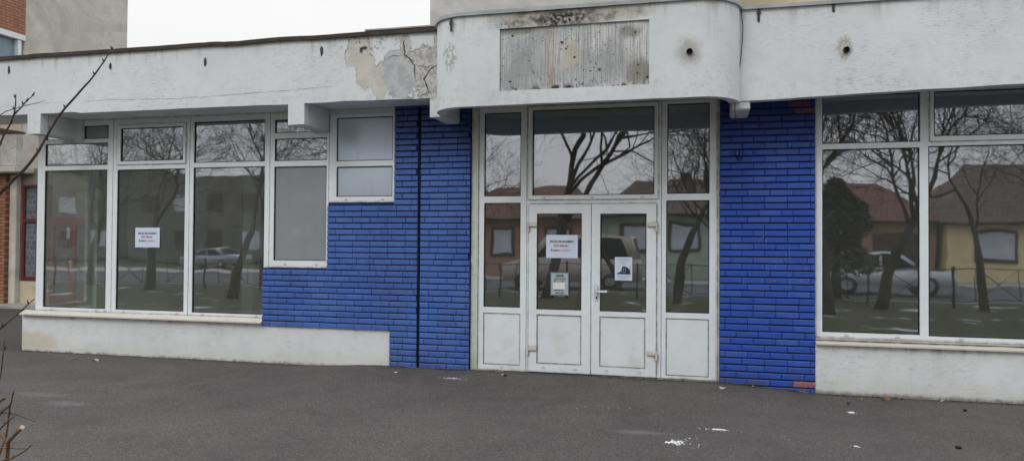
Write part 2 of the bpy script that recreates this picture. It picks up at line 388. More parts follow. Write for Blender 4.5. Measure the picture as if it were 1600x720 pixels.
M['concrete'] = plain('concrete', (.33, .32, .29), .9, .2, 3, bump=.4)
def mk_render(name, a, b, sc=.9):
    m = NT(name, .92, .15); d = m.noise(sc, 6, .6, m.mapping((1, 1, 1.6)), 1.2)
    c = m.mix(m.ramp(d, .34, .66), a, b)
    c = m.mix(m.ramp(m.noise(sc*5, 6, .65), .45, .75, 0, .45), c, tuple(v*.72 for v in a))
    m.col(c); m.bump(m.noise(24, 5), .5, .01); return m.m
M['render_grey'] = mk_render('weathered_grey_render', (.52, .48, .42), (.68, .63, .56), .55)
M['render_dark'] = mk_render('grey_concrete_wall', (.34, .325, .31), (.46, .44, .41), .6)
M['render_beige'] = mk_render('beige_render', (.50, .42, .30), (.62, .53, .40))
M['parapet'] = mk_render('stained_parapet', (.38, .36, .32), (.56, .54, .49), 1.6)
def mk_bricktex(name, a, b, mort, axis='XZ', sc=1., bw=.24, rh=.075, ms=.012):
    m = NT(name, .88, .2); p = m.sep(); cb = m.n.new('ShaderNodeCombineXYZ')
    m.l.new(p[0] if axis[0] == 'X' else p[1], cb.inputs[0]); m.l.new(p[2], cb.inputs[1])
    t = m.n.new('ShaderNodeTexBrick'); m.l.new(cb.outputs[0], t.inputs['Vector'])
    t.inputs['Color1'].default_value = (*a, 1); t.inputs['Color2'].default_value = (*b, 1); t.inputs['Mortar'].default_value = (*mort, 1)
    t.inputs['Scale'].default_value = sc; t.inputs['Brick Width'].default_value = bw; t.inputs['Row Height'].default_value = rh
    t.inputs['Mortar Size'].default_value = ms; t.inputs['Mortar Smooth'].default_value = .2
    c = m.mix(m.ramp(m.noise(5, 5), .4, .7, 0, .4), t.outputs['Color'], tuple(v*.6 for v in a))
    m.col(c); iv = m.math('SUBTRACT', 1, t.outputs['Fac']); m.bump(iv, .6, .012); return m.m
M['brick_orange'] = mk_bricktex('orange_brick', (.40, .18, .105), (.48, .23, .14), (.22, .13, .095), 'YZ')
M['brick_pillar'] = mk_bricktex('orange_pillar_brick', (.34, .16, .095), (.42, .20, .125), (.14, .085, .06), 'XZ')
M['tiles'] = mk_bricktex('red_roof_tiles', (.15, .075, .055), (.20, .10, .075), (.08, .04, .03), 'XZ', 1, .22, .16, .02)
M['tiles_brown'] = mk_bricktex('brown_roof_tiles', (.12, .09, .075), (.17, .125, .10), (.07, .05, .04), 'XZ', 1, .22, .16, .02)
M['red_frame'] = plain('dark_red_paint', (.26, .030, .034), .45, .2)
M['dull_red'] = plain('dull_red_paint', (.12, .022, .027), .5, .2)
M['brown_metal'] = plain('brown_roof_flashing', (.055, .045, .038), .55, .3, 6, bump=.3)
M['grey_metal'] = plain('grey_roof_flashing', (.36, .37, .38), .5, .15, 4)
M['dark'] = plain('black_plastic', (.02, .02, .022), .5, .1)
M['crack'] = plain('crack_shadow', (.07, .066, .062), .95, .2)
M['paper'] = plain('paper', (.66, .73, .86), .55, .03, 4)
M['paper_white'] = plain('white_paper', (.78, .79, .77), .6, .03, 4)
M['ink'] = plain('black_ink', (.03, .035, .06), .6, .1)
M['ink_red'] = plain('red_ink', (.36, .08, .10), .6, .1)
M['ink_grey'] = plain('grey_ink', (.30, .34, .42), .6, .1)
M['plate'] = plain('blue_grey_plate', (.42, .50, .53), .4, .05)
M['plate_edge'] = plain('dark_plate_border', (.13, .16, .18), .4, .1)
M['inner_pale'] = plain('pale_green_interior', (.80, .88, .80), .9, .04, 2)
M['inner'] = plain('dim_interior_wall', (.34, .34, .30), .9, .15, 1.2)
M['inner_floor'] = plain('interior_floor', (.17, .16, .14), .5, .2, 2)
def mk_bark(name, a, b, sc=14):
    m = NT(name, .9, .15); n = m.noise(sc, 6, .65, m.mapping((1, 1, .3)))
    m.col(m.mix(m.ramp(n, .35, .68), a, b)); m.bump(n, .8, .02); return m.m
M['bark'] = mk_bark('winter_bark', (.035, .028, .022), (.085, .07, .058))
M['twig'] = mk_bark('dark_twig_bark', (.055, .038, .034), (.13, .09, .08), 60)
M['stem'] = mk_bark('orange_brown_stem', (.16, .095, .06), (.34, .22, .14), 70)
M['cut'] = plain('cut_wood', (.55, .45, .30), .8, .1, 40)
M['leaf_dark'] = plain('conifer_needles', (.07, .08, .055), .85, .4, 6)
M['brown_leaf'] = plain('dead_leaf', (.26, .14, .08), .8, .3, 40)
M['pale_leaf'] = plain('pale_dead_leaf', (.50, .42, .36), .8, .2, 40)
M['stone'] = plain('black_stone', (.02, .018, .017), .85, .3, 40)
M['crumb'] = plain('white_crumbs', (.75, .76, .77), .9, .05, 40)

# ------------------------------------------------------------------ camera, world, sun
cam = bpy.data.cameras.new('camera'); co = link(bpy.data.objects.new('camera', cam))
cam.sensor_width = 36; cam.lens = 27.0; cam.clip_start = .05; cam.clip_end = 2000
yaw, pitch, roll = R(-14.5047), R(.9974), R(.4007)
fw = Vector((math.sin(yaw)*math.cos(pitch), math.cos(yaw)*math.cos(pitch), math.sin(pitch)))
r0 = Vector((math.cos(yaw), -math.sin(yaw), 0)); u0 = r0.cross(fw)
rr = math.cos(roll)*r0 + math.sin(roll)*u0; uu = -math.sin(roll)*r0 + math.cos(roll)*u0
co.matrix_world = Matrix(((rr.x, uu.x, -fw.x, 0), (rr.y, uu.y, -fw.y, -8.83), (rr.z, uu.z, -fw.z, 1.55), (0, 0, 0, 1)))
S = bpy.context.scene; S.camera = co
S.view_settings.view_transform = 'Standard'; S.view_settings.look = 'None'; S.view_settings.exposure = 0; S.view_settings.gamma = 1
w = bpy.data.worlds.new('World'); S.world = w; w.use_nodes = True; nt = w.node_tree
bg = nt.nodes['Background']; sky = nt.nodes.new('ShaderNodeTexSky'); sky.sky_type = 'NISHITA'; sky.sun_disc = False
SUN_EL, SUN_AZ = R(42), R(205)
sky.sun_elevation = SUN_EL; sky.sun_rotation = SUN_AZ; sky.air_density = 1; sky.dust_density = 4
# overcast: the blue sky is veiled by a soft cloud layer
tc = nt.nodes.new('ShaderNodeTexCoord'); cn = nt.nodes.new('ShaderNodeTexNoise'); cn.inputs['Scale'].default_value = 1.6; cn.inputs['Detail'].default_value = 5
nt.links.new(tc.outputs['Generated'], cn.inputs['Vector'])
cr = nt.nodes.new('ShaderNodeValToRGB'); cr.color_ramp.elements[0].position = .3; cr.color_ramp.elements[1].position = .75
cr.color_ramp.elements[0].color = (9.7, 9.9, 10.2, 1); cr.color_ramp.elements[1].color = (11.9, 12.0, 12.1, 1)
nt.links.new(cn.outputs['Fac'], cr.inputs[0])
mx = nt.nodes.new('ShaderNodeMix'); mx.data_type = 'RGBA'; mx.inputs[0].default_value = .88
sx = nt.nodes.new('ShaderNodeSeparateXYZ'); nt.links.new(tc.outputs['Generated'], sx.inputs[0])
gr = nt.nodes.new('ShaderNodeValToRGB'); nt.links.new(sx.outputs[2], gr.inputs[0])      # overcast: brighter and cooler overhead
gr.color_ramp.elements[0].position = .0; gr.color_ramp.elements[0].color = (.80, .79, .77, 1)
gr.color_ramp.elements[1].position = .9; gr.color_ramp.elements[1].color = (1.42, 1.48, 1.56, 1)
ge = gr.color_ramp.elements.new(.3); ge.color = (.87, .855, .82, 1)
ml = nt.nodes.new('ShaderNodeMix'); ml.data_type = 'RGBA'; ml.blend_type = 'MULTIPLY'; ml.inputs[0].default_value = 1
nt.links.new(cr.outputs[0], ml.inputs[6]); nt.links.new(gr.outputs[0], ml.inputs[7])
nt.links.new(sky.outputs[0], mx.inputs[6]); nt.links.new(ml.outputs[2], mx.inputs[7]); nt.links.new(mx.outputs[2], bg.inputs[0])
bg.inputs[1].default_value = .112
sd = bpy.data.lights.new('sun', 'SUN'); sd.energy = .75; sd.angle = R(25); sd.color = (1, .985, .96)
so = link(bpy.data.objects.new('sun', sd))
dv = Vector((math.sin(SUN_AZ)*math.cos(SUN_EL), math.cos(SUN_AZ)*math.cos(SUN_EL), math.sin(SUN_EL)))
so.rotation_euler = dv.to_track_quat('Z', 'Y').to_euler()

# ------------------------------------------------------------------ ground
def ground():
    xs = [-60, -40, -25, -18, -14, -11] + [-10 + .25*i for i in range(61)] + [6, 8, 12, 20, 40, 60]
    ys = [-6.4 + .2*i for i in range(37)] + [1.2, 2, 4, 8, 16, 60]
    def g(x, y):
        a = min(max((x+5)/1.2, 0), 1)*min(max((1.1-x)/1.2, 0), 1); a = a*a*(3-2*a)
        b = min(max((y+1.3)/1.0, 0), 1); b = b*b*(3-2*b)
        z = .045*a*b - (.02*b if x > .9 and y < .4 else 0)
        return z + .008*mnoise.noise(Vector((x*.8, y*.8, 0))) + .004*mnoise.noise(Vector((x*3, y*3, 1)))*(y > -4)
    V = [(x, y, g(x, y)) for y in ys for x in xs]; n = len(xs)
    F = [(j*n+i, j*n+i+1, (j+1)*n+i+1, (j+1)*n+i) for j in range(len(ys)-1) for i in range(n-1)]
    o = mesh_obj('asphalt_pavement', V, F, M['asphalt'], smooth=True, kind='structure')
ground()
def sheet(name, x0, x1, y0, y1, z, mat, kind='structure', nx=1):
    return mesh_obj(name, [(x0,y0,z),(x1,y0,z),(x1,y1,z),(x0,y1,z)], [(0,1,2,3)], mat, kind=kind)
sheet('ground', -400, 400, -400, 400, -.2, M['grass'])
sheet('grass_verge', -60, 60, -15.3, -6.38, .0, M['grass'])
sheet('road', -60, 60, -24.5, -15.45, -.09, M['road'])
box('kerb', (-60, 60, -15.45, -15.3, -.2, .02), M['concrete'], bevel=.01, kind='structure')
sheet('far_pavement', -60, 60, -28.3, -24.6, .02, M['concrete'])
box('kerb', (-60, 60, -24.6, -24.5, -.2, .025), M['concrete'], bevel=.01, kind='structure')
box('neighbour_kerb', (-30, -9.6, 5.25, 5.9, -.1, .07), M['concrete'], bevel=.01, kind='structure')

# ------------------------------------------------------------------ the shop
shop = empty('shop_building', (-3, 2.5, 0), 'single-storey white shop with blue brick piers, big windows and a peeling white fascia', 'building')
# --- fascia and roof
bm = bmesh.new()
def fascia_ring(prof, zt, thick):
    pass
# left wing
def strip_face(name, xs, zb, zt, yf, yb, mat, wav=0.):
    """fascia board with a gently uneven lower and upper edge"""
    V, F = [], []
    for i, x in enumerate(xs):
        b = zb(x) + wav*mnoise.noise(Vector((x*2.3, 3, 0))); t = zt(x)
        V += [(x, yf, b), (x, yf, t), (x, yb, t), (x, yb, b)]
    for i in range(len(xs)-1):
        a = i*4; c = a+4
        F += [(a, c, c+1, a+1), (a+1, c+1, c+2, a+2), (a+2, c+2, c+3, a+3), (a+3, c+3, c, a)]
    F += [(0, 1, 2, 3), tuple(len(V)-4+k for k in (3, 2, 1, 0))]
    return mesh_obj(name, V, F, mat, shop)
lin = lambda a, b, n: [a + (b-a)*i/(n-1) for i in range(n)]
DROPS = [(-8.76, -8.55, 2.955), (-4.905, -4.69, 2.955), (-3.1, -2.93, 2.985)]
fx = sorted(lin(-11.5, -2.96, 70) + [v + q for a_, b_, _ in DROPS for v in (a_, b_) for q in (-.0006, .0006)])
def fzb(x):
    for a_, b_, z_ in DROPS:
        if a_ < x < b_: return z_
    return 3.205 + (.015 if x < -8 else 0)
strip_face('fascia', fx, fzb, lambda x: 3.985, -.62, -.50, M['fascia'], .012)
strip_face('fascia', lin(.27, 9, 70), lambda x: 3.03 + .027*(x-.27) if x < 2.6 else min(3.093+.01*(x-2.6), 3.12), lambda x: 3.995, -.62, -.50, M['fascia'], .008)
# canopy with rounded ends
def canopy():
    r = .42; yf, yb = -1.08, -.62; x0, x1 = -2.985, .285
    out = []
    for i in range(13):
        t = math.pi/2*i/12; out.append((x0 + r - r*math.cos(t), yb - (yb-yf)*math.sin(t)))
    for x in lin(x0+r+.05, x1-r-.05, 40): out.append((x, yf))
    for i in range(13):
        t = math.pi/2*(1-i/12); out.append((x1 - r + r*math.cos(t), yb - (yb-yf)*math.sin(t)))
    inn = []
    m = len(out)
    for i, (x, y) in enumerate(out):
        dx = out[min(i+1, m-1)][0]-out[max(i-1, 0)][0]; dy = out[min(i+1, m-1)][1]-out[max(i-1, 0)][1]; L = math.hypot(dx, dy)
        inn.append((x - dy/L*.11, y + dx/L*.11))
    zb, zt = 3.0, 3.985
    hole = (-2.152, -.6, 3.152, 3.806)
    V, F = [], []
    zs = [zb, hole[2], hole[3], zt]
    # snap two columns to the opening's sides
    def near(v): return min(range(13, m-13), key=lambda i: abs(out[i][0]-v))
    ia, ib = near(hole[0]), near(hole[1])
    out[ia] = (hole[0], yf); out[ib] = (hole[1], yf)
    for i, (x, y) in enumerate(out):
        w_ = .006*mnoise.noise(Vector((x*2, 9, 0)))
        sl = .012*((x-x0)/(x1-x0))
        for z in zs: V.append((x, y, z + ((w_ + sl) if z == zb else 0)))
        V.append((inn[i][0], inn[i][1], zt)); V.append((inn[i][0], inn[i][1], zb + .004 + w_ + sl))
    K = 6
    for i in range(m-1):
        a = i*K; c = a+K
        for k in range(3):
            if k == 1 and ia <= i < ib: continue
            F.append((a+k, c+k, c+k+1, a+k+1))
        F.append((a+3, c+3, c+4, a+4)); F.append((a+4, c+4, c+5, a+5)); F.append((a+5, c+5, c, a))
    F += [(0, 1, 2, 3, 4, 5), tuple((m-1)*K+k for k in (5, 4, 3, 2, 1, 0))]
    o = mesh_obj('canopy', V, F, M['canopy'], shop)
    o.data.polygons.foreach_set('use_smooth', [True]*len(o.data.polygons)); o.data.set_sharp_from_angle(angle=R(35))
    # recessed bare panel and its reveal
    h = hole; yr = yf + .022
    mesh_obj('sign_recess', [(h[0], yr, h[2]), (h[1], yr, h[2]), (h[1], yr, h[3]), (h[0], yr, h[3]), (h[0], yf, h[2]), (h[1], yf, h[2]), (h[1], yf, h[3]), (h[0], yf, h[3])],
             [(0, 1, 2, 3), (4, 5, 1, 0), (5, 6, 2, 1), (6, 7, 3, 2), (7, 4, 0, 3)], M['panel'], shop)
    # lid of the canopy
    top = [(x, y, zt+.002) for x, y in out] + [(x1, .3, zt+.002), (x0, .3, zt+.002)]
    mesh_obj('canopy_roof', top, [tuple(range(len(top)))], M['brown_metal'], shop)
    sof = [(x, y, 3.2) for x, y in inn] + [(inn[-1][0], 0.06, 3.2), (inn[0][0], 0.06, 3.2)]
    mesh_obj('soffit', sof, [tuple(range(len(sof)))[::-1]], M['soffit_grey'], shop)
    # flashing following the rounded edge
    V, F = [], []
    for i, (x, y) in enumerate(out):
        dx = out[min(i+1, m-1)][0]-out[max(i-1, 0)][0]; dy = out[min(i+1, m-1)][1]-out[max(i-1, 0)][1]; L = math.hypot(dx, dy)
        nx, ny = dy/L*.028, -dx/L*.028
        q = .004*mnoise.noise(Vector((x*5, 1, 2)))
        V += [(x+nx, y+ny, 3.965+q), (x+nx, y+ny, 4.003+q), (x-nx, y-ny, 4.008), (x+nx*.1, y+ny*.1, 3.968+q)]
    for i in range(m-1):
        a = i*4; c = a+4
        F += [(a, c, c+1, a+1), (a+1, c+1, c+2, a+2), (a+3, c+3, c, a)]
    mesh_obj('roof_flashing', V, F, M['grey_metal'], shop, smooth=False)
canopy()
# roof slab, soffits
boxes('roof_slab', [(-9.3, -2.99, -.497, 5.2, 3.245, 3.9), (.29, 9, -.497, 5.2, 3.245, 3.9), (-2.988, .288, .3, 5.2, 3.245, 3.9), (-11.5, -9.302, -.497, .19, 3.245, 3.9)], M['soffit'], shop, 0)
box('soffit', (-9.3, -2.99, -.498, .1, 3.232, 3.243), M['soffit'], shop, 0)
box('soffit', (.29, 9, -.498, .1, 3.2, 3.243), M['soffit'], shop, 0)
# dark flashing on the left wing
V, F = [], []
xs = lin(-11.5, -3.0, 90)
for x in xs:
    q = .012*mnoise.noise(Vector((x*1.7, 5, 5))) + .006*mnoise.noise(Vector((x*6, 5, 5)))
    V += [(x, -.655, 3.955+q), (x, -.66, 4.0+q), (x, -.45, 4.03+q), (x, -.622, 3.958+q)]
for i in range(len(xs)-1):
    a = i*4; c = a+4; F += [(a, c, c+1, a+1), (a+1, c+1, c+2, a+2), (a+3, c+3, c, a)]
fl = mesh_obj('roof_flashing', V, F, M['brown_metal'], shop)
fl['label'] = 'dark brown wavy roof flashing on the left wing'
xs = lin(.29, 9, 60); V, F = [], []
for x in xs: V += [(x, -.65, 3.968), (x, -.65, 4.004), (x, -.45, 4.01), (x, -.622, 3.97)]
for i in range(len(xs)-1):
    a = i*4; c = a+4; F += [(a, c, c+1, a+1), (a+1, c+1, c+2, a+2), (a+3, c+3, c, a)]
mesh_obj('roof_flashing', V, F, M['grey_metal'], shop)
box('roof_flashing', (-3.9, -3.0, -.664, -.45, 4.008, 4.026), M['grey_metal'], shop, .002)
# down-stand beams under the fascia
for b in [(-8.76, -8.55, -.498, .02, 2.956, 3.231), (-4.905, -4.69, -.498, .02, 2.956, 3.231), (-3.1, -2.93, -.498, .02, 2.986, 3.231), (.2, .39, -.605, .02, 2.945, 3.235)]:
    box('beam', b, M['stucco'], shop, .012)
box('bulkhead', (-8.80, -8.46, -.03, .03, 2.93, 3.23), M['stucco'], shop, .004)
# drain holes, pipes, brackets, cracks
def ragged(name, pts, y, mat, lw=.004):
    """thin ragged sliver following a polyline on the wall face"""
    V, F = [], []; rs = random.Random(hash(name+str(pts[0])) % 999 if False else int(abs(pts[0][0])*100))
    P = []
    for (a, b) in zip(pts[:-1], pts[1:]):
        n = max(2, int(math.hypot(b[0]-a[0], b[1]-a[1])/.035))
        for i in range(n): P.append((a[0]+(b[0]-a[0])*i/n + rs.uniform(-1, 1)*.008, a[1]+(b[1]-a[1])*i/n + rs.uniform(-1, 1)*.008))
    P.append(pts[-1]); m = len(P)
    for i, (x, z) in enumerate(P):
        a = P[max(i-1, 0)]; b = P[min(i+1, m-1)]; dx, dz = b[0]-a[0], b[1]-a[1]; L = math.hypot(dx, dz) or 1
        h = lw*(rs.uniform(.4, 1.3))*min(1, (i+.3)/3, (m-i-.7)/3)
        V += [(x-dz/L*h, y, z+dx/L*h), (x+dz/L*h, y, z-dx/L*h)]
    F = [(2*i, 2*i+1, 2*i+3, 2*i+2) for i in range(m-1)]
    return mesh_obj(name, V, F, mat, shop)
for pts, lw in [([(-3.43, 3.93), (-3.41, 3.72), (-3.29, 3.59), (-3.288, 3.44), (-3.27, 3.4)], .007), ([(-2.99, 3.57), (-3.09, 3.54), (-3.17, 3.43), (-3.115, 3.27), (-3.08, 3.23)], .008),
                ([(-3.41, 3.71), (-3.55, 3.71), (-3.66, 3.66)], .003), ([(-3.3, 3.6), (-3.15, 3.55), (-3.05, 3.6)], .003), ([(-7.9, 3.36), (-7.3, 3.355), (-6.5, 3.33), (-5.6, 3.35), (-4.9, 3.37), (-4.3, 3.39)], .0014),
                ([(-9.4, 3.33), (-8.7, 3.35), (-8.2, 3.36)], .001), ([(-3.9, 3.95), (-3.85, 3.82), (-3.78, 3.75)], .004), ([(-3.6, 3.93), (-3.52, 3.89), (-3.45, 3.94)], .004),
                ([(-3.12, 3.27), (-3.2, 3.24)], .012)]:
    ragged('crack', pts, -.6235, M['crack'], lw)
def hole(x, z, w_, h_, y=-.6245):
    rs = random.Random(int(x*100)); n = 14
    V = [(x + w_*math.cos(6.283*i/n)*rs.uniform(.75, 1.15), y, z + h_*math.sin(6.283*i/n)*rs.uniform(.8, 1.1)) for i in range(n)]
    mesh_obj('drain_hole', V, [tuple(range(n))], M['crack'], shop)
for x, z, a, b in [(-9.08, 3.82, .022, .055), (-7.46, 3.79, .02, .045), (-6.06, 3.77, .022, .06), (-4.47, 3.817, .022, .06), (-3.92, 3.82, .04, .02), (-3.96, 3.80, .02, .03)]:
    hole(x, z, a, b)
M['pipe'] = plain('rusty_pipe', (.19, .16, .12), .9, .4, 30)
def pipe(x, z, yf):
    bm = bmesh.new(); add_cyl(bm, (x, yf+.02, z), (x+.006, yf-.03, z-.005), .033, .030, 16, False)
    add_cyl(bm, (x, yf+.02, z), (x+.006, yf-.03, z-.005), .026, .024, 16, False)
    o = bm_obj('drain_pipe', bm, M['pipe'], shop, 0, True)
    bm = bmesh.new(); add_cyl(bm, (x+.004, yf-.012, z-.003), (x+.005, yf-.018, z-.003), .0245, .0245, 16)
    bm_obj('pipe_bore', bm, M['gap'], o)
pipe(-.21, 3.46, -1.08)
pipe(1.3, 3.505, -.62)
for x, z, y in [(-2.69, 3.90, -1.08), (.47, 3.93, -.62), (1.185, 3.98, -.62)]:
    boxes('bracket', [(x-.012, x+.012, y-.012, y+.0, z-.09, z+.05), (x-.02, x+.02, y-.018, y-.0125, z-.02, z+.02)], M['brown_metal'], shop, .002)
rs = random.Random(5)
for (x, z, r_) in [(-1.36, 3.47, .012), (-.72, 3.28, .011), (-.71, 3.36, .011), (-.74, 3.69, .012), (-2.02, 3.73, .012), (-2.04, 3.25, .012), (-1.49, 3.63, .016), (-1.56, 3.17, .03), (-1.42, 3.16, .024), (-1.1, 3.33, .014), (-.62, 3.23, .014)]:
    n = 9; V = [(x + r_*1.3*math.cos(6.283*i/n)*rs.uniform(.6, 1.2), -1.0605, z + r_*math.sin(6.283*i/n)*rs.uniform(.6, 1.2)) for i in range(n)]
    mesh_obj('screw_hole', V, [tuple(range(n))], M['crack'], shop)

# --- brick facing
def brick_wall(name, rects, yf, seed, z0=-.044, course=.0735, L=.235):
    rs = random.Random(seed); V, F, col, br_ = [], [], [], []
    nrow = int(3.4/course)
    for r_ in range(nrow):
        za = z0 + r_*course + .0066; zb = z0 + (r_+1)*course - .0066; zc = (za+zb)/2
        iv = sorted([(a, b) for a, b, c, d in rects if c < zc < d])
        mg = []
        for a, b in iv:
            if mg and a <= mg[-1][1] + .002: mg[-1][1] = max(b, mg[-1][1])
            else: mg.append([a, b])
        for a, b in mg:
            x = a - (L/2 if r_ % 2 else 0) - rs.choice([0, 0, .06])
            while x < b:
                l = L if rs.random() < .93 else rs.choice([L/2, L*.75, L*1.35])
                s, e = max(x, a) + .0013, min(x+l, b) - .0013; x += l
                if e - s < .02: continue
                dy = rs.uniform(-.003, .003); dz = [rs.uniform(-.0012, .0012) for _ in range(4)]
                b0 = len(V); i_ = .004; ya = yf + dy
                zz = [za+dz[0], za+dz[1], zb+dz[2], zb+dz[3]]
                V += [(s, yf+.03, zz[0]), (e, yf+.03, zz[1]), (e, yf+.03, zz[2]), (s, yf+.03, zz[3]),
                      (s, ya+.006, zz[0]), (e, ya+.006, zz[1]), (e, ya+.006, zz[2]), (s, ya+.006, zz[3]),
                      (s+i_, ya, zz[0]+i_), (e-i_, ya, zz[1]+i_), (e-i_, ya, zz[2]-.008), (s+i_, ya, zz[3]-.008)]
                c = rs.random(); xc = (s+e)/2
                bare = (.76 < xc < 1.0 and 2.95 < zc < 3.12) or (seed == 3 and ((zc < .0 and rs.random() < .55 and xc > .3) or (.88 < xc < 1.02 and .0 < zc < .14)) ) or (seed == 3 and .78 < xc < .9 and .0 < zc < .08)
                bv = rs.uniform(.75, 1) if bare else 0
                for f in [(0,1,5,4),(1,2,6,5),(2,3,7,6),(3,0,4,7),(4,5,9,8),(5,6,10,9),(6,7,11,10),(7,4,8,11),(8,9,10,11)]:
                    F.append(tuple(b0+q for q in f)); col.append(c); br_.append(bv)
    o = mesh_obj(name, V, F, M['brick'], shop)
    at = o.data.attributes.new('rnd', 'FLOAT', 'FACE'); at.data.foreach_set('value', col)
    at = o.data.attributes.new('bare', 'FLOAT', 'FACE'); at.data.foreach_set('value', br_)
    return o
Y = -.06
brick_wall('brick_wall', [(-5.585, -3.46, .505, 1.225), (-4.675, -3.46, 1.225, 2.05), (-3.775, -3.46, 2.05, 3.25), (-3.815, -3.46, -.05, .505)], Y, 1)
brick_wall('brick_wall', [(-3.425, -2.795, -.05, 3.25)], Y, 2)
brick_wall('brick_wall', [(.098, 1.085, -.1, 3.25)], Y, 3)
for bk in [(-5.58, -3.464, Y+.024, .12, .507, 1.222), (-4.67, -3.464, Y+.0241, .12, 1.2221, 2.052), (-3.77, -3.464, Y+.0242, .12, 2.0521, 3.235), (-3.81, -3.464, Y+.0243, .12, -.15, .5069),
           (-3.421, -2.799, Y+.024, .12, -.15, 3.235), (.102, 1.081, Y+.024, .12, -.15, 3.235), (-3.4635, -3.4215, -.02, .12, -.15, 3.235)]:
    box('brick_backing', bk, M['joint'], shop, 0)
box('expansion_joint', (-3.459, -3.428, -.045, -.0205, -.1, 3.235), M['gap'], shop, .004)
# --- plinths and sills
plate('plinth', (-9.42, -3.818, -.15, .504), [], -.035, .12, M['plinth'], shop, .008)
box('plinth', (-9.42, -9.2, .121, 5.1, -.15, .504), M['plinth'], shop, .006)
plate('plinth', (1.087, 9, -.15, .508), [], -.062, .12, M['plinth'], shop, .008)
def sill(x0, x1, yf, zf, zb, xl=None):
    V = [(x0, yf, zf-.014), (x1, yf, zf-.014), (x1, yf, zf+.004), (x0, yf, zf+.004), (x1, .0, zb), (x0, .0, zb), (x1, .0, zf-.014), (x0, .0, zf-.014)]
    return V, [(0,1,2,3), (3,2,4,5), (0,3,5,7), (1,6,4,2), (0,7,6,1)]
V, F = sill(-9.40, -5.575, -.1, .522, .572)
mesh_obj('sill', V, F, M['sill'], shop)
V, F = sill(1.086, 9, -.105, .518, .55); mesh_obj('sill', V, F, M['sill'], shop)
box('sill_trim', (1.086, 9, -.035, .0, .5505, .566), M['sill'], shop, .003)
V, F = sill(-2.795, .098, -.02, .045, .05)
box('door_threshold', (-2.70, .085, -.03, .08, -.06, .045), M['jamb'], shop, .004)

# --- windows
def pane(rect, y, parent, mat='glass', g=.009):
    a, b, c, d = rect
    mesh_obj('pane', [(a+.002, y, c+.002), (b-.002, y, c+.002), (b-.002, y, d-.002), (a+.002, y, d-.002)], [(0, 1, 2, 3)], M[mat], parent)
    plate('gasket', rect, [(a+g, b-g, c+g, d-g)], y-.012, y-.002, M['gasket'], parent, 0)
def window(name, outer, panes, y=.0, y1=.07, sash=(), frosted=(), mat='pvc'):
    e = empty(name, ((outer[0]+outer[1])/2, y, outer[2]), parent=shop)
    e.location = Vector(((outer[0]+outer[1])/2, y, outer[2])) - shop.location
    holes = [p for p in panes]
    for s in sash: holes = [h for h in holes if not (s[0] <= h[0] and s[1] >= h[1] and s[2] <= h[2] and s[3] >= h[3])] + [(s[0]+.012, s[1]-.012, s[2]+.012, s[3]-.012)]
    plate('frame', outer, holes, y, y1, M[mat], e, .004)
    for s in sash:
        inn = [p for p in panes if s[0] <= p[0] and s[1] >= p[1] and s[2] <= p[2] and s[3] >= p[3]]
        plate('sash', s, inn, y-.016, y+.03, M[mat], e, .005)
    for i, p in enumerate(panes):
        insash = any(s[0] <= p[0] and s[1] >= p[1] and s[2] <= p[2] and s[3] >= p[3] for s in sash)
        pane(p, y + (.006 if insash else .022), e, 'frost' if i in frosted else 'glass')
    return e
def caps(xs, z, y, par):   # small drainage covers on the bottom rail
    for x in xs: boxes('drain_cap', [(x-.02, x+.02, y-.006, y+.002, z-.006, z+.006)], M['hinge'], par, .002)
window('window', (-9.227, -7.957, .574, 3.232), [(-9.10, -8.048, .619, 2.533), (-9.098, -8.046, 2.597, 2.906), (-8.444, -8.036, 2.962, 3.144), (-9.098, -8.81, 2.962, 3.144)])
window('window', (-7.952, -6.737, .574, 3.232), [(-7.880, -6.801, .617, 2.527), (-7.821, -6.832, 2.640, 3.089)], sash=[(-7.884, -6.79, 2.592, 3.135)])
window('window', (-6.732, -5.532, .574, 3.232), [(-6.672, -5.604, .612, 2.533), (-6.670, -5.606, 2.598, 3.141)])
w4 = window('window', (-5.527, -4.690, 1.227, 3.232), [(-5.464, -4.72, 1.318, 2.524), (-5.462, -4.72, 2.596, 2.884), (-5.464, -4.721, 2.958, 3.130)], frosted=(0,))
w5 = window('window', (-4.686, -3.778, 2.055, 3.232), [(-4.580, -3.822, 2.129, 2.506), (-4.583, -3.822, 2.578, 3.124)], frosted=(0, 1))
boxes('window_lining', [(-4.686, -3.79, -.004, .0, 3.166, 3.228)], M['stucco'], shop, 0)
w6 = window('window', (1.087, 3.55, .566, 3.232), [(1.163, 2.112, .632, 2.587), (1.163, 2.119, 2.649, 3.165), (2.198, 3.49, .622, 2.597), (2.25, 3.44, 2.700, 3.165)], sash=[(2.208, 3.48, 2.645, 3.205)])
for wx0 in (3.555, 5.375, 7.19):
    window('window', (wx0, wx0+1.81, .566, 3.232), [(wx0+.065, wx0+1.745, .622, 2.597), (wx0+.065, wx0+1.745, 2.66, 3.165)])
for x in (-8.95, -8.2, -8.05, -7.75, -6.9, -6.5, -5.7): caps([x], .592, .0, shop)
caps([-5.3, -4.85], 1.268, .0, shop); caps([-4.45, -3.95], 2.09, .0, shop); caps([1.4, 1.9, 2.5, 3.2], .598, .0, shop)
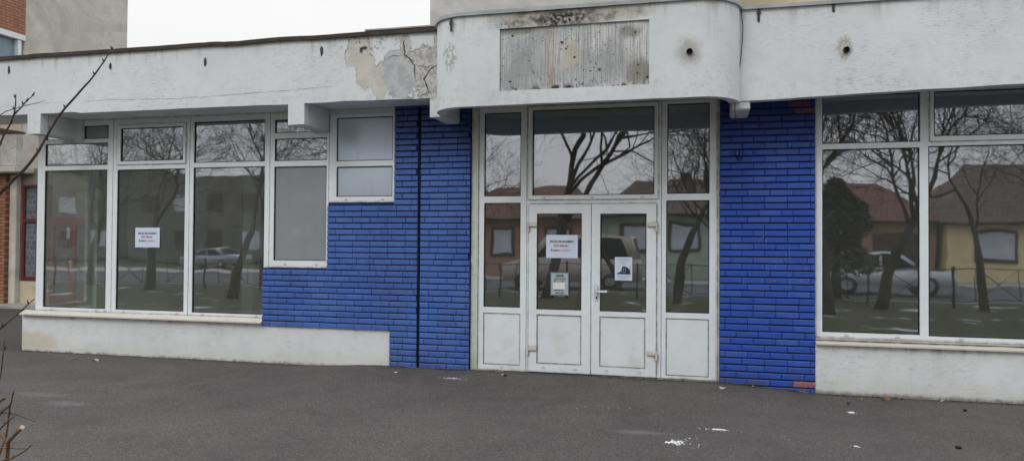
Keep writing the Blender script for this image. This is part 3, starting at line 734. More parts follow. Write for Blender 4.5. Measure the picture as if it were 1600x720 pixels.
# glazed return on the left corner
e = empty('corner_window', Vector((-9.227, .5, .574)) - shop.location, parent=shop)
bm = bmesh.new()
for b in [(-9.225, -9.165, .072, .12, .574, 3.23), (-9.225, -9.165, .86, .93, .574, 3.23), (-9.225, -9.165, .121, .859, .574, .63), (-9.225, -9.165, .121, .859, 2.53, 2.6), (-9.225, -9.165, .121, .859, 3.15, 3.23)]:
    add_box(bm, *b)
bm_obj('frame', bm, M['pvc'], e, .003)
mesh_obj('pane', [(-9.2, .122, .632), (-9.2, .858, .632), (-9.2, .858, 2.528), (-9.2, .122, 2.528)], [(0, 1, 2, 3)], M['glass_clear'], e)
mesh_obj('pane', [(-9.2, .122, 2.602), (-9.2, .858, 2.602), (-9.2, .858, 3.148), (-9.2, .122, 3.148)], [(0, 1, 2, 3)], M['glass_clear'], e)

# --- entrance
plate('door_jamb', (-2.79, -2.70, -.1, 3.232), [], -.012, .12, M['jamb'], shop, .004)
plate('door_jamb', (.078, .097, -.1, 3.232), [], -.03, .12, M['jamb'], shop, .003)
ent = empty('entrance', Vector((-1.3, 0, .04)) - shop.location, parent=shop)
plate('frame', (-2.698, -2.108, .05, 3.232), [(-2.632, -2.181, 2.115, 3.112), (-2.631, -2.181, .797, 2.037), (-2.631, -2.177, .115, .726)], .0, .07, M['pvc'], ent, .004)
plate('frame', (-2.104, -.542, .05, 3.232), [(-2.037, -.621, 2.122, 3.125), (-2.076, -.592, .052, 2.022)], .0, .07, M['pvc'], ent, .004)
plate('frame', (-.538, .077, .05, 3.232), [(-.476, -.014, 2.127, 3.139), (-.486, -.015, .792, 2.051), (-.486, -.018, .085, .725)], .0, .07, M['pvc'], ent, .004)
plate('sash', (-2.09, -.575, 2.07, 3.17), [(-2.037, -.621, 2.122, 3.125)], -.016, -.001, M['pvc'], ent, .004)
for rc in [(-2.632, -2.181, 2.115, 3.112), (-2.631, -2.181, .797, 2.037), (-2.037, -.621, 2.122, 3.125), (-.476, -.014, 2.127, 3.139), (-.486, -.015, .792, 2.051)]:
    pane(rc, .02, ent)
def infill(a, b, c, d, y, par):
    plate('panel_rebate', (a, b, c, d), [(a+.005, b-.005, c+.005, d-.005)], y-.002, y+.02, M['rebate'], par, 0)
    box('panel', (a+.0055, b-.0055, y-.003, y+.02, c+.0055, d-.0055), M['pvc_door'], par, .004)
infill(-2.631, -2.177, .115, .726, .012, ent)
infill(-.486, -.018, .085, .725, .012, ent)
caps([-2.4], .085, .0, ent); caps([-.28], .068, .0, ent); caps([-1.9, -1.33, -.75], 2.092, -.016, ent)
def leaf(x0, x1, g, p, hx, side):
    d = empty('door', Vector((x0 if side < 0 else x1, 0, .05)) - shop.location, parent=shop)
    plate('door_frame', (x0, x1, .056, 2.017), [g, p], -.022, .04, M['pvc'], d, .005)
    pane(g, .002, d); infill(*p, -.006, d)
    caps([x0+.18, x1-.18], .105, -.022, d)
    for z in (.30, 1.75):
        xh = x0 if side < 0 else x1
        boxes('hinge', [(xh - (.012 if side < 0 else .10), xh + (.10 if side < 0 else .012), -.042, -.0225, z+.005, z+.045),
                        (xh - .016 if side < 0 else xh - .006, xh + .006 if side < 0 else xh+.016, -.046, -.0226, z-.055, z+.05)], M['hinge'], d, .004)
    return d
dl = leaf(-2.073, -1.3345, (-1.976, -1.446, .787, 1.905), (-1.972, -1.446, .155, .724), 0, -1)
dr = leaf(-1.3315, -.594, (-1.230, -.705, .785, 1.903), (-1.233, -.714, .150, .724), 0, 1)
h = box('handle', (-1.283, -1.255, -.034, -.0225, .90, 1.08), M['pvc'], dr, .004)
bm = bmesh.new(); add_cyl(bm, (-1.269, -.03, 1.015), (-1.269, -.068, 1.015), .010, .010, 12)
vs = add_box(bm, -1.279, -1.14, -.078, -.064, 1.002, 1.026)
bm_obj('lever', bm, M['pvc'], h, .003)
box('lock', (-1.277, -1.261, -.037, -.0341, .925, .955), M['dark'], h, .003)
box('leaf_gap', (-1.3343, -1.3317, -.02, -.012, .056, 2.017), M['gap'], ent, 0)

# --- interior
boxes('interior_wall', [(-9.2, 9, 5.0, 5.1, 0, 3.24), (8.9, 9, .12, 5.0, 0, 3.24)], M['inner'], shop, 0)
box('interior_wall', (-9.21, -9.06, .935, 2.0, .05, 3.24), M['inner_pale'], shop, .003)
box('interior_wall', (-9.21, -9.06, 2.001, 5.0, .05, 3.24), M['inner'], shop, .003)
box('partition', (-3.6, -3.5, .125, 5.0, .05, 3.24), M['inner'], shop, 0)
box('column', (-6.86, -6.66, 1.4, 1.65, .05, 3.24), M['inner_pale'], shop, .01)
box('interior_floor', (-9.2, 9, .121, 5.0, -.05, .052), M['inner_floor'], shop, 0)

# --- marks on the blue pier
def scribble(pts, y, mat, r_=.004):
    return tubes('scratch_mark', [([(p[0], y, p[1]) for p in pts], [r_]*len(pts))], mat, shop, 4)
M['scrawl'] = plain('dark_scrawl', (.012, .018, .06), .8, .1)
M['chalk'] = plain('pale_chalk', (.16, .22, .46), .9, .1)
scribble([(.25, 2.60), (.262, 2.53), (.30, 2.47), (.335, 2.54), (.345, 2.60), (.31, 2.585), (.295, 2.53), (.285, 2.49)], Y-.004, M['scrawl'], .006)
for pts in [[(.50, 1.55), (.515, 1.60), (.54, 1.64), (.60, 1.68)], [(.82, 1.56), (.825, 1.45), (.84, 1.35), (.845, 1.28)], [(.98, 1.42), (.985, 1.38), (.95, 1.34)], [(.60, 1.35), (.605, 1.28), (.6, 1.22)], [(.64, 1.56), (.645, 1.5)], [(.345, 1.2), (.35, 1.13), (.37, 1.15)]]:
    scribble(pts, Y-.002, M['chalk'], .0022)

# ------------------------------------------------------------------ notices on the glass
def text_mesh(name, s, x, z, y, size, mat, parent, align='CENTER', width=None, bold=0.0):
    cu = bpy.data.curves.new(name, 'FONT'); cu.body = s; cu.size = size; cu.align_x = align; cu.offset = bold; cu.resolution_u = 3
    o = bpy.data.objects.new('tmp', cu); C.objects.link(o)
    dg = bpy.context.evaluated_depsgraph_get(); me = bpy.data.meshes.new_from_object(o.evaluated_get(dg))
    C.objects.unlink(o); bpy.data.objects.remove(o)
    wd = max(v.co.x for v in me.vertices) - min(v.co.x for v in me.vertices)
    k = (width/wd) if width else 1
    off = worldloc(parent)
    for v in me.vertices: v.co = Vector((v.co.x*k + x, y, v.co.y + z)) - off
    me.materials.clear(); me.materials.append(mat)
    return link(bpy.data.objects.new(name, me), parent)
def sheet_paper(a, b, c, d, y, parent, mat='paper', tilt=0):
    cx, cz = (a+b)/2, (c+d)/2
    P = [(a, c), (b, c), (b, d), (a, d)]
    P = [(cx + (x-cx)*math.cos(tilt) - (z-cz)*math.sin(tilt), cz + (x-cx)*math.sin(tilt) + (z-cz)*math.cos(tilt)) for x, z in P]
    bm = bmesh.new(); f = [bm.verts.new((x, y, z)) for x, z in P]; g = [bm.verts.new((x, y+.0015, z)) for x, z in P]
    bm.faces.new(f); bm.faces.new(g[::-1])
    for i in range(4): bm.faces.new([f[i], g[i], g[(i+1) % 4], f[(i+1) % 4]])
    return bm_obj('sheet', bm, M[mat], parent)
def rent_notice(x0, x1, z0, z1, y, label):
    e = empty('notice', ((x0+x1)/2, y, z0), label, 'notice', 'rental notices taped to the glass')
    sheet_paper(x0, x1, z0, z1, y, e); w_ = x1-x0; h_ = z1-z0; cx = (x0+x1)/2; yt = y-.0012
    text_mesh('heading_text', 'SPATIU DE INCHIRIAT', cx, z0+h_*.665, yt, .036, M['ink'], e, width=w_*.76, bold=.0012)
    text_mesh('phone_text', '0757.384.661', cx - w_*.02, z0+h_*.485, yt, .036, M['ink_red'], e, width=w_*.46, bold=.001)
    text_mesh('agency_text', 'sapient', cx - w_*.17, z0+h_*.30, yt, .034, M['ink'], e, width=w_*.2, bold=.0008)
    text_mesh('agency_text', 'imobiliare', cx + w_*.12, z0+h_*.30, yt, .034, M['ink_red'], e, width=w_*.32)
    boxes('agency_mark', [(cx-w_*.34, cx-w_*.30, yt-.0005, yt+.0005, z0+h_*.30, z0+h_*.38)], M['ink'], e, 0)
    return e
rent_notice(-7.582, -7.192, 1.467, 1.735, .006, 'pale paper notice taped inside the second tall window from the left')
rent_notice(-1.866, -1.492, 1.389, 1.658, -.014, 'pale landscape paper notice on the glass of the left door')
n2 = empty('picture_notice', (-.962, -.014, 1.141), 'small upright paper notice with a dark building picture on the right door', 'notice')
sheet_paper(-1.061, -.864, 1.141, 1.408, -.014, n2)
for i, (z, a) in enumerate([(1.385, .07), (1.372, .06), (1.35, .035), (1.332, .03), (1.195, .07), (1.183, .065), (1.165, .05)]):
    boxes('text_line', [(-.962-a, -.962+a, -.0156, -.0148, z-.002, z+.0015)], M['ink_grey'], n2, 0)
arc = [(-1.015, 1.228)] + [(-.995 + .022*i/3 if i < 4 else -.973, 1.228 + .075*i/3) for i in range(1, 4)] + [(-.973 + .085*math.sin(t), 1.245 + .06*math.cos(t)) for t in [0, .25, .5, .8, 1.1, 1.35]] + [(-.888, 1.228)]
mesh_obj('picture', [(x, -.0158, z) for x, z in arc], [tuple(range(len(arc)))], M['ink'], n2)
boxes('picture_base', [(-1.035, -.882, -.0156, -.0148, 1.213, 1.2275)], M['ink'], n2, 0)
boxes('picture_columns', [(x, x+.006, -.0168, -.016, 1.229, 1.285) for x in (-.985, -.965, -.945)], M['ink_grey'], n2, 0)
boxes('picture_mast', [(-.888, -.884, -.0162, -.0155, 1.2276, 1.31)], M['ink_grey'], n2, 0)
pl = empty('opening_hours_plate', (-1.70, -.016, .948), 'blue-grey opening hours plate with a blank paper stuck over it', 'sign')
box('border', (-1.815, -1.590, -.016, -.0105, .950, 1.226), M['plate_edge'], pl, .002)
box('face', (-1.803, -1.602, -.0185, -.0162, .962, 1.214), M['plate'], pl, .001)
text_mesh('heading_text', 'ORAR', -1.702, 1.17, -.0192, .04, M['ink'], pl, width=.10, bold=.002)
text_mesh('days_text', 'LUNI-VINERI', -1.702, 1.140, -.0192, .022, M['ink'], pl, width=.135, bold=.0008)
text_mesh('hours_text', '8', -1.760, 1.109, -.0192, .033, M['ink'], pl, bold=.001)
text_mesh('hours_text', '00', -1.736, 1.121, -.0192, .017, M['ink'], pl, bold=.0005)
text_mesh('hours_text', '-', -1.707, 1.109, -.0192, .033, M['ink'], pl, bold=.001)
text_mesh('hours_text', '16', -1.675, 1.109, -.0192, .033, M['ink'], pl, bold=.001)
text_mesh('hours_text', '00', -1.642, 1.121, -.0192, .017, M['ink'], pl, bold=.0005)
text_mesh('closed_text', 'INCHIS', -1.702, .972, -.0192, .028, M['ink'], pl, width=.10, bold=.001)
boxes('hidden_line', [(-1.768, -1.652, -.0195, -.0187, 1.010, 1.022)], M['plate_edge'], pl, 0)
box('cover_paper', (-1.778, -1.637, -.022, -.0196, 1.024, 1.104), M['paper_white'], pl, .0005)
for x in (-1.807, -1.598):
    for z in (.958, 1.218):
        bm = bmesh.new(); add_cyl(bm, (x, -.021, z), (x, -.0155, z), .007, .007, 10); bm_obj('screw', bm, M['grey_metal'], pl)
# hanging cable
tg = tubes('hanging_cable', [([(.295, -.655, 4.02), (.300, -.652, 3.95), (.315, -.645, 3.80), (.31, -.64, 3.66), (.298, -.64, 3.5), (.28, -.638, 3.35), (.255, -.64, 3.2), (.236, -.642, 3.08), (.240, -.645, 3.0), (.238, -.63, 2.93), (.244, -.62, 2.88), (.258, -.61, 2.83), (.29, -.60, 2.80), (.325, -.59, 2.77)], [.0042]*14)], M['dark'], None, 6)
tag(tg, 'thin dark cable hanging down between the rounded canopy and the right fascia', 'cable')

# ------------------------------------------------------------------ neighbours on the left
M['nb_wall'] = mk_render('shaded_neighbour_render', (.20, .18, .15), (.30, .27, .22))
nb = empty('neighbour_building', (-16, 7, 0), 'neighbouring block with orange brick pier, red framed doors and stained balcony parapet', 'building')
yn = 5.9
plate('wall', (-22, -9.0, 0, 3.25), [(-15.75, -14.95, .64, 2.85), (-15.0, -13.95, .1, 2.07)], yn, yn+.25, M['nb_wall'], nb, .01)
box('brick_pier', (-17.2, -16.07, yn-.22, yn-.001, 0, 3.22), M['brick_pillar'], nb, .01)
box('base_panel', (-15.86, -15.01, yn-.02, yn-.001, .06, .595), M['render_beige'], nb, .004)
box('downpipe', (-16.6, -16.52, yn-.32, yn-.24, 0, 1.95), M['dark'], nb, .02)
box('pier_trim', (-16.068, -15.86, yn-.13, yn-.001, .0, 3.1), M['render_grey'], nb, .01)
box('balcony_parapet', (-22, -15.55, yn-.42, yn-.25, 3.27, 4.03), M['parapet'], nb, .02)
box('parapet_cap', (-22, -15.53, yn-.45, yn-.22, 4.032, 4.075), M['brown_metal'], nb, .005)
box('balcony_slab', (-22, -15.5, yn-.5, yn+.3, 3.12, 3.268), M['parapet'], nb, .02)
wn = empty('window', Vector((-15.35, yn, .64)) - nb.location, parent=nb)
plate('frame', (-15.80, -14.99, .60, 2.86), [(-15.72, -15.38, .70, 1.98), (-15.33, -15.04, .70, 1.98), (-15.72, -15.38, 2.06, 2.80), (-15.33, -15.04, 2.06, 2.80)], yn-.03, yn+.05, M['dull_red'], wn, .004)
M['lattice'] = mk_bricktex('patterned_grille_glass', (.10, .12, .14), (.15, .17, .19), (.22, .23, .24), 'XZ', 1, .13, .12, .012)
box('pane', (-15.74, -15.02, yn+.01, yn+.02, .68, 2.82), M['lattice'], wn, 0)
dn = empty('door', Vector((-14.5, yn, .1)) - nb.location, parent=nb)
plate('frame', (-15.0, -13.93, .08, 2.09), [(-14.88, -14.42, .95, 1.9), (-14.88, -14.42, .2, .85), (-14.27, -14.03, .2, 1.9)], yn-.02, yn+.06, M['red_frame'], dn, .006)
box('pane', (-14.95, -13.98, yn+.03, yn+.04, .12, 2.03), M['lattice'], dn, 0)
boxes('handle', [(-14.36, -14.33, yn-.06, yn-.021, .92, 1.12), (-14.42, -14.28, yn-.08, yn-.061, 1.05, 1.075)], M['pvc'], dn, .004)
boxes('poster', [(-14.82, -14.66, yn-.012, yn-.008, 1.62, 1.80), (-14.60, -14.50, yn-.012, yn-.008, 1.42, 1.55)], M['ink_red'], dn, 0)
boxes('poster', [(-14.52, -14.43, yn-.012, yn-.008, 1.60, 1.86)], M['paper'], dn, 0)

ab = empty('apartment_block', (-20, 14, 0), 'tall grey rendered block with an orange brick bay above the left wing', 'building')
box('wall', (-30, -17.5, 7.43, 11.1, 3.3, 14), M['render_grey'], ab, .01)
def yz(name, x, y0, y1, z0, z1, mat, par, t=.1):
    return box(name, (x-t, x, y0, y1, z0, z1), mat, par, .006)
yz('brick_bay', -17.46, 2.4, 7.429, 6.93, 14, M['brick_orange'], ab, 3.0)
yz('wall', -17.52, 2.42, 7.4295, 4.4, 5.75, M['render_beige'], ab, 2.98)
w_ = empty('window', Vector((-17.5, 5.5, 5.75)) - ab.location, parent=ab)
bm = bmesh.new()
for b in [(-17.6, -17.44, 2.6, 7.425, 6.77, 6.925), (-17.6, -17.46, 7.2, 7.32, 5.76, 6.768), (-17.6, -17.46, 4.2, 4.3, 5.76, 6.768)]: add_box(bm, *b)
bm_obj('frame', bm, M['pvc'], w_, .01)
M['bluepane'] = plain('blue_grey_pane', (.22, .30, .36), .15, .1, 1)
box('pane', (-17.62, -17.58, 2.6, 7.3, 5.76, 6.768), M['bluepane'], w_, 0)
rb = empty('apartment_block', (2, 8, 0), 'weathered concrete block rising behind the canopy of the shop', 'building')
box('wall', (-4.86, .45, 4.0, 12, 3.91, 14), M['render_dark'], rb, .01)
box('wall', (.452, 14, 5.3, 12, 0, 14), M['render_beige'], rb, .01)

# ------------------------------------------------------------------ street opposite (seen reflected in the panes)
def house(name, x0, x1, y, depth, eave, ridge, wall, roof, label, wins, door=None, chim=None):
    e = empty(name, ((x0+x1)/2, y-depth/2, 0), label, 'house')
    box('wall', (x0, x1, y-depth, y, 0, eave), wall, e, .01)
    a, b = x0-.35, x1+.35; yf, yb = y+.45, y-depth-.3; ym = y-depth/2; hp = min(2.2, (x1-x0)/4)
    V = [(a, yf, eave-.12), (b, yf, eave-.12), (b, yb, eave-.12), (a, yb, eave-.12), (a+hp, ym, ridge), (b-hp, ym, ridge)]
    r_ = mesh_obj('roof', V, [(0, 3, 2, 1), (1, 5, 4, 0)[::1], (2, 5, 1), (3, 4, 5, 2), (0, 4, 3)], roof, e)
    box('gutter', (a, b, yf-.02, yf+.08, eave-.2, eave-.08), M['dark'], e, .01)
    if chim: box('chimney', (chim, chim+.6, ym-.3, ym+.3, ridge-.8, ridge+.4), roof, r_, .02)
    for (wx, wz, ww, wh) in wins:
        f = plate('window', (wx-ww/2, wx+ww/2, wz, wz+wh), [(wx-ww/2+.14, wx+ww/2-.14, wz+.14, wz+wh-.14)], y-.02, y+.08, M['frame_brown'], e, .01)
        box('pane', (wx-ww/2+.13, wx+ww/2-.13, y+.002, y+.03, wz+.13, wz+wh-.13), M['curtain'], f, 0)
    if door: box('door', (door, door+2.2, y-.01, y+.06, 0, 2.1), M['frame_brown'], e, .01)
    return e
M['frame_brown'] = plain('brown_window_frame', (.06, .04, .035), .6, .1)
M['curtain'] = plain('pale_curtain', (.55, .57, .62), .5, .1, 2)
M['yellow'] = plain('yellow_house_paint', (.78, .64, .34), .9, .08, 2)
M['orange'] = plain('orange_house_paint', (.36, .22, .145), .9, .1, 2)
M['green'] = plain('pale_green_house_paint', (.40, .46, .38), .9, .1, 2)
M['greyp'] = plain('grey_block_panels', (.16, .155, .14), .9, .12, 1)
house('house', 9.9, 19, -28, 8, 2.75, 5.4, M['yellow'], M['tiles_brown'], 'yellow house with brown tiled roof and brown window surrounds', [(11.75, .85, 1.7, 1.5), (15.6, .85, 1.7, 1.5)])
house('house', 1.6, 9.6, -28.6, 8, 2.8, 4.6, M['orange'], M['tiles'], 'orange house with red tiled roof and a wide brown gate', [(3.6, .9, 1.2, 1.4)], 7.0)
house('house', -5.2, 1.2, -29, 8, 3.1, 5.1, M['green'], M['tiles_brown'], 'pale green house with brown roof and a chimney', [(-1.2, 1.2, 1.4, 1.4), (-3.6, 1.2, 1.4, 1.4)], None, -1.6)
house('house', -13, -5.6, -28, 8, 2.9, 4.7, M['orange'], M['tiles'], 'orange house with red tiled hip roof beside the grey block', [(-7.2, 1, 1.3, 1.4), (-10, 1, 1.3, 1.4)])
def block(x0, x1, y, hgt, label, name='apartment_block'):
    e = empty(name, ((x0+x1)/2, y-5, 0), label, 'building')
    box('wall', (x0, x1, y-10, y, 0, hgt), M['greyp'], e, .01)
    k = 0
    z = 1.0
    while z < hgt-1.5:
        x = x0+1.2
        while x < x1-1.5:
            f = box('window', (x, x+1.4, y-.01, y+.05, z, z+1.4), M['frame_brown'] if (k % 3) else M['curtain'], e, .01); x += 3.1; k += 1
        z += 2.9
block(-90, -50, -46, 8.2, 'very long pale grey apartment block farthest left across the road')
block(-46, -30, -44, 6.8, 'long grey apartment block across the road, left end')
house('house', -29, -15, -40, 9, 3.7, 6.6, M['greyp'], M['tiles_brown'], 'low grey house with brown hipped roof across the road, left of centre', [(-26.5, 1, 1.3, 1.5), (-23, 1, 1.3, 1.5), (-19.5, 1, 1.3, 1.5), (-16.8, 1, 1.3, 1.5)], None, -21)

# fence along the verge
fe = empty('fence', (-8, -13, 0), 'low black metal fence with crossed bars along the grass verge', 'fence')
x = -30; fb = []
while x < 16:
    bm = bmesh.new(); add_box(bm, x-.025, x+.025, -13.025, -12.975, -.02, 1.04); bm_obj('post', bm, M['dark'], fe, .004)
    if x < 14:
        fb += [([(x, -13, .98), (x+2, -13, .98)], [.012]*2), ([(x, -13, .2), (x+2, -13, .2)], [.01]*2), ([(x+.5, -13, .2), (x+1.5, -13, .98)], [.008]*2), ([(x+.5, -13, .98), (x+1.5, -13, .2)], [.012]*2),
               ([(x+.5, -13, .2), (x+.5, -13, .98)], [.012]*2), ([(x+1.5, -13, .2), (x+1.5, -13, .98)], [.012]*2)]
    x += 2
tubes('rails', fb, M['dark'], fe, 6)

# cars
def car(name, loc, rz, length, height, kind, paint, label, group=None):
    e = empty(name, loc, label, 'car' if kind != 'van' else 'van', group)
    L = length; H = height; wd = .86 if kind != 'van' else .92
    if kind == 'sedan':
        low = [(0, .32), (.02, .62), (.10, .80), (.95, .90), (1.2, .93), (3.55, .95), (4.25, .90), (4.38, .72), (4.36, .32)]
        top = [(1.05, .91), (1.75, H-.05), (2.2, H), (2.85, H-.02), (3.65, .93)]
        wx = (.82, 3.45)
    else:
        low = [(0, .32), (.02, .75), (.12, .98), (.75, 1.12), (1.0, 1.15), (4.9, 1.15), (4.95, .9), (4.93, .32)]
        top = [(.85, 1.13), (1.55, H-.08), (2.0, H), (4.6, H), (4.9, 1.12)]
        wx = (.85, 3.9)
    k = L/low[-2][0]
    def loft(name, prof, secs, mat, par, bev=.03):
        bm = bmesh.new(); rings = []
        for (y, s, dz) in secs:
            cx = sum(p[0] for p in prof)/len(prof)
            rings.append([bm.verts.new((cx*k + (p[0]-cx)*k*s, y, p[1]*1.0 if dz == 0 else p[1] + dz*(p[1]-.9)) ) for p in prof])
        n = len(prof)
        for a, b in zip(rings[:-1], rings[1:]):
            for i in range(n): bm.faces.new([a[i], a[(i+1) % n], b[(i+1) % n], b[i]])
        bm.faces.new(rings[0][::-1]); bm.faces.new(rings[-1])
        for v in bm.verts: v.co += worldloc(par)
        return bm_obj(name, bm, mat, par, bev, True)
    loft('body', low, [(-wd, .97, 0), (-wd+.08, 1, 0), (wd-.08, 1, 0), (wd, .97, 0)], paint, e)
    loft('cabin', top, [(-wd+.16, .93, -.03), (-wd+.05, .96, -.02), (wd-.05, .96, -.02), (wd-.16, .93, -.03)] if False else [(-wd+.1, .95, 0), (-wd+.2, 1, 0), (wd-.2, 1, 0), (wd-.1, .95, 0)], paint, e)
    # side glass
    for s in (-1, 1):
        y = s*(wd-.085)
        cx = sum(p[0] for p in top)/len(top)
        tp = [(cx+(p[0]-cx)*.83, .97 + (p[1]-.97)*.86 if kind == 'sedan' else 1.2+(p[1]-1.2)*.86) for p in top]
        o = mesh_obj('side_window', [Vector((p[0]*k, y, p[1])) + worldloc(e) for p in tp], [tuple(range(len(tp)))], M['carglass'], e)
        bm = bmesh.new()
        xm = cx*k
        add_box(bm, xm-.04, xm+.04, min(y, y+s*.006), max(y, y+s*.006), .95, H-.12)
        bmesh.ops.translate(bm, vec=worldloc(e), verts=bm.verts); bm_obj('pillar', bm, paint, o)
        bm = bmesh.new(); add_box(bm, .0, .14, s*(wd-.3)-.12, s*(wd-.3)+.12, .62, .76) if kind == 'sedan' else add_box(bm, .0, .14, s*(wd-.25)-.12, s*(wd-.25)+.12, .75, .95)
        bmesh.ops.translate(bm, vec=worldloc(e), verts=bm.verts); bm_obj('headlight', bm, M['curtain'], e, .02)
        bm = bmesh.new(); add_box(bm, 1.15*k, 1.35*k, y+s*.03, y+s*.2, .95, 1.08); bmesh.ops.translate(bm, vec=worldloc(e), verts=bm.verts); bm_obj('mirror', bm, M['dark'], e, .02)
    # windscreens
    for (i, j) in ((0, 1), (-2, -1)):
        a, b = Vector((top[i][0]*k, 0, top[i][1])), Vector((top[j][0]*k, 0, top[j][1])); nrm = Vector((-(b.z-a.z), 0, b.x-a.x)).normalized()*.012
        a2 = a.lerp(b, .12)+nrm; b2 = a.lerp(b, .9)+nrm; wl = worldloc(e)
        mesh_obj('windscreen', [a2+Vector((0, -wd+.24, 0))+wl, a2+Vector((0, wd-.24, 0))+wl, b2+Vector((0, wd-.28, 0))+wl, b2+Vector((0, -wd+.28, 0))+wl], [(0, 1, 2, 3)], M['carglass'], e)
    for x in wx:
        for s in (-1, 1):
            bm = bmesh.new(); add_cyl(bm, (x*k, s*(wd-.2), .32), (x*k, s*(wd+.005), .32), .32, .32, 24)
            bmesh.ops.translate(bm, vec=worldloc(e), verts=bm.verts); t = bm_obj('wheel', bm, M['dark'], e, .02, True)
            bm = bmesh.new(); add_cyl(bm, (x*k, s*(wd-.1), .32), (x*k, s*(wd+.012), .32), .2, .18, 16)
            bmesh.ops.translate(bm, vec=worldloc(e), verts=bm.verts); bm_obj('rim', bm, M['grey_metal'], t, .01)
    e.rotation_euler = (0, 0, rz)
    return e
M['carglass'] = plain('car_glass', (.02, .022, .025), .1, .1, 2)
M['white_car'] = plain('white_car_paint', (.70, .71, .72), .25, .03, 2)
M['beige_car'] = plain('beige_car_paint', (.52, .46, .38), .3, .05, 2)
M['black_car'] = plain('dark_car_paint', (.03, .032, .036), .3, .1, 2)
M['silver_car'] = plain('silver_car_paint', (.34, .36, .38), .3, .05, 2)
car('parked_car', (7.9, -20.2, -.09), R(180), 4.35, 1.42, 'sedan', M['white_car'], 'white saloon car parked in front of the yellow house')
car('parked_van', (-7.4, -19.2, -.09), 0, 5.0, 1.95, 'van', M['beige_car'], 'beige van parked across the road from the entrance')
car('parked_car', (-27, -35.5, -.2), 0, 4.35, 1.42, 'sedan', M['black_car'], 'dark saloon car parked before the low grey house')
car('parked_car', (-34, -35.5, -.2), 0, 4.35, 1.42, 'sedan', M['silver_car'], 'dull silver saloon car parked before the long grey block')
car('parked_car', (15.9, -19.4, -.09), R(180), 4.35, 1.42, 'sedan', M['silver_car'], 'silver saloon car parked rightmost by the yellow house')

# ------------------------------------------------------------------ trees
def grow_tree(loc, hgt, lean, seed, label, rad=.2, group=None, dens=1.1, split=2.2, maxseg=16000):
    rs = random.Random(seed); e = empty('bare_tree', loc, label, 'tree', group)
    trunk, crown = [], []; cnt = [0]
    def br(p, d, length, r_, depth, up):
        if cnt[0] > maxseg: return
        n = 6 if depth < 2 else (5 if depth < 4 else 3)
        pts, rad_ = [p.copy()], [r_]; st = length/n; dd = d.copy()
        for i in range(n):
            j = Vector((rs.gauss(0, 1), rs.gauss(0, 1), rs.gauss(0, 1)))*(.10 + .05*depth)
            dd = (dd + j + Vector((0, 0, up*.06))).normalized(); p = p + dd*st; pts.append(p.copy()); rad_.append(max(.0035, r_*(1-.55*(i+1)/n)))
        if any(q.y > -9.3 and q.x < .40*(q.y+8.83)+.3 and q.x > -1.3*(q.y+8.83)-.8 for q in pts) or (depth and any(q.z < 1.9 for q in pts)): return
        (trunk if depth == 0 else crown).append((pts, rad_, depth)); cnt[0] += n
        if depth >= 7 or r_ < .0042: return
        k = (4 if depth == 0 else 4 if depth < 3 else 3.5)
        for q in range(int(k*dens + rs.random())):
            t = rs.uniform(.35, 1) if depth else rs.uniform(.55, 1)
            i = min(n-1, int(t*n)); bp = pts[i].lerp(pts[i+1], t*n-i)
            ax = dd.orthogonal(); ax.rotate(Matrix.Rotation(rs.uniform(0, 6.283), 3, dd)); 
            nd = (pts[i+1]-pts[i]).normalized(); nd.rotate(Matrix.Rotation(rs.uniform(.4, .95), 3, ax.normalized()))
            br(bp, nd, length*rs.uniform(.62, .9), rad_[i]*rs.uniform(.45, .72), depth+1, rs.uniform(-.35, 1.5))
        br(pts[-1], dd, length*rs.uniform(.6, .8), rad_[-1], depth+1, 1)
    br(Vector(loc) - Vector((0, 0, .1)), (Vector((lean[0], lean[1], 1))).normalized(), hgt*.27, rad, 0, .5)
    V, F = [], []
    for pts, r_, d in trunk: tube_data(pts, r_, 10, V, F)
    mesh_obj('trunk', V, F, M['bark'], e, True)
    V, F = [], []
    for pts, r_, d in crown: tube_data(pts, r_, 6 if d < 3 else 3, V, F)
    mesh_obj('crown', V, F, M['bark'], e, True)
    return e
T = [((-4.6, -12.9, 0), 15, (.40, 0), 11, 'bare tree leaning right, behind the fence opposite the doors', .19),
     ((-2.9, -16.9, -.05), 8, (-.12, .1), 12, 'slim upright bare tree by the kerb opposite the doors', .12),
     ((.2, -14.6, 0), 8.5, (.1, .05), 13, 'bare tree with spreading low boughs right of the doors', .14),
     ((-7.6, -14.2, 0), 9, (-.25, 0), 14, 'bare tree leaning left beyond the fence', .15),
     ((2.6, -9.9, 0), 11, (-.05, -.05), 15, 'bare tree at the near edge of the verge, opposite the right window', .15),
     ((4.1, -12.0, 0), 11, (.34, 0), 25, 'bare tree leaning right beside the dark evergreen', .15),
     ((-11.0, -12.5, 0), 10, (.3, 0), 26, 'bare tree leaning right, left of centre on the verge', .17),
     ((-.9, -12.2, 0), 9, (.05, 0), 31, 'dense bare tree opposite the right sidelight', .15),
     ((-9.6, -11.5, 0), 9, (.2, 0), 33, 'bare tree opposite the blue wall', .15),
     ((-24.5, -12.4, 0), 9, (.1, 0), 34, 'bare tree with low boughs near the long block', .18),
     ((6.6, -12.5, 0), 9, (-.1, 0), 16, 'bare tree with dense twigs in front of the yellow house', .12),
     ((9.6, -15.0, 0), 10, (.1, 0), 17, 'tall bare tree rightmost on the verge', .13),
     ((-17.9, -12.6, 0), 10, (.1, 0), 18, 'bare tree in front of the grey blocks, mid verge', .14),
     ((-21.5, -14.0, 0), 10, (-.1, 0), 19, 'bare tree farthest left on the verge', .15),
     ((-12.7, -9.6, 0), 9, (.12, 0), 20, 'bare tree close by on the left of the verge', .13),
     ((-15.4, -15.5, 0), 9.5, (0, 0), 21, 'dense bare tree behind its neighbour, left of centre', .13)]
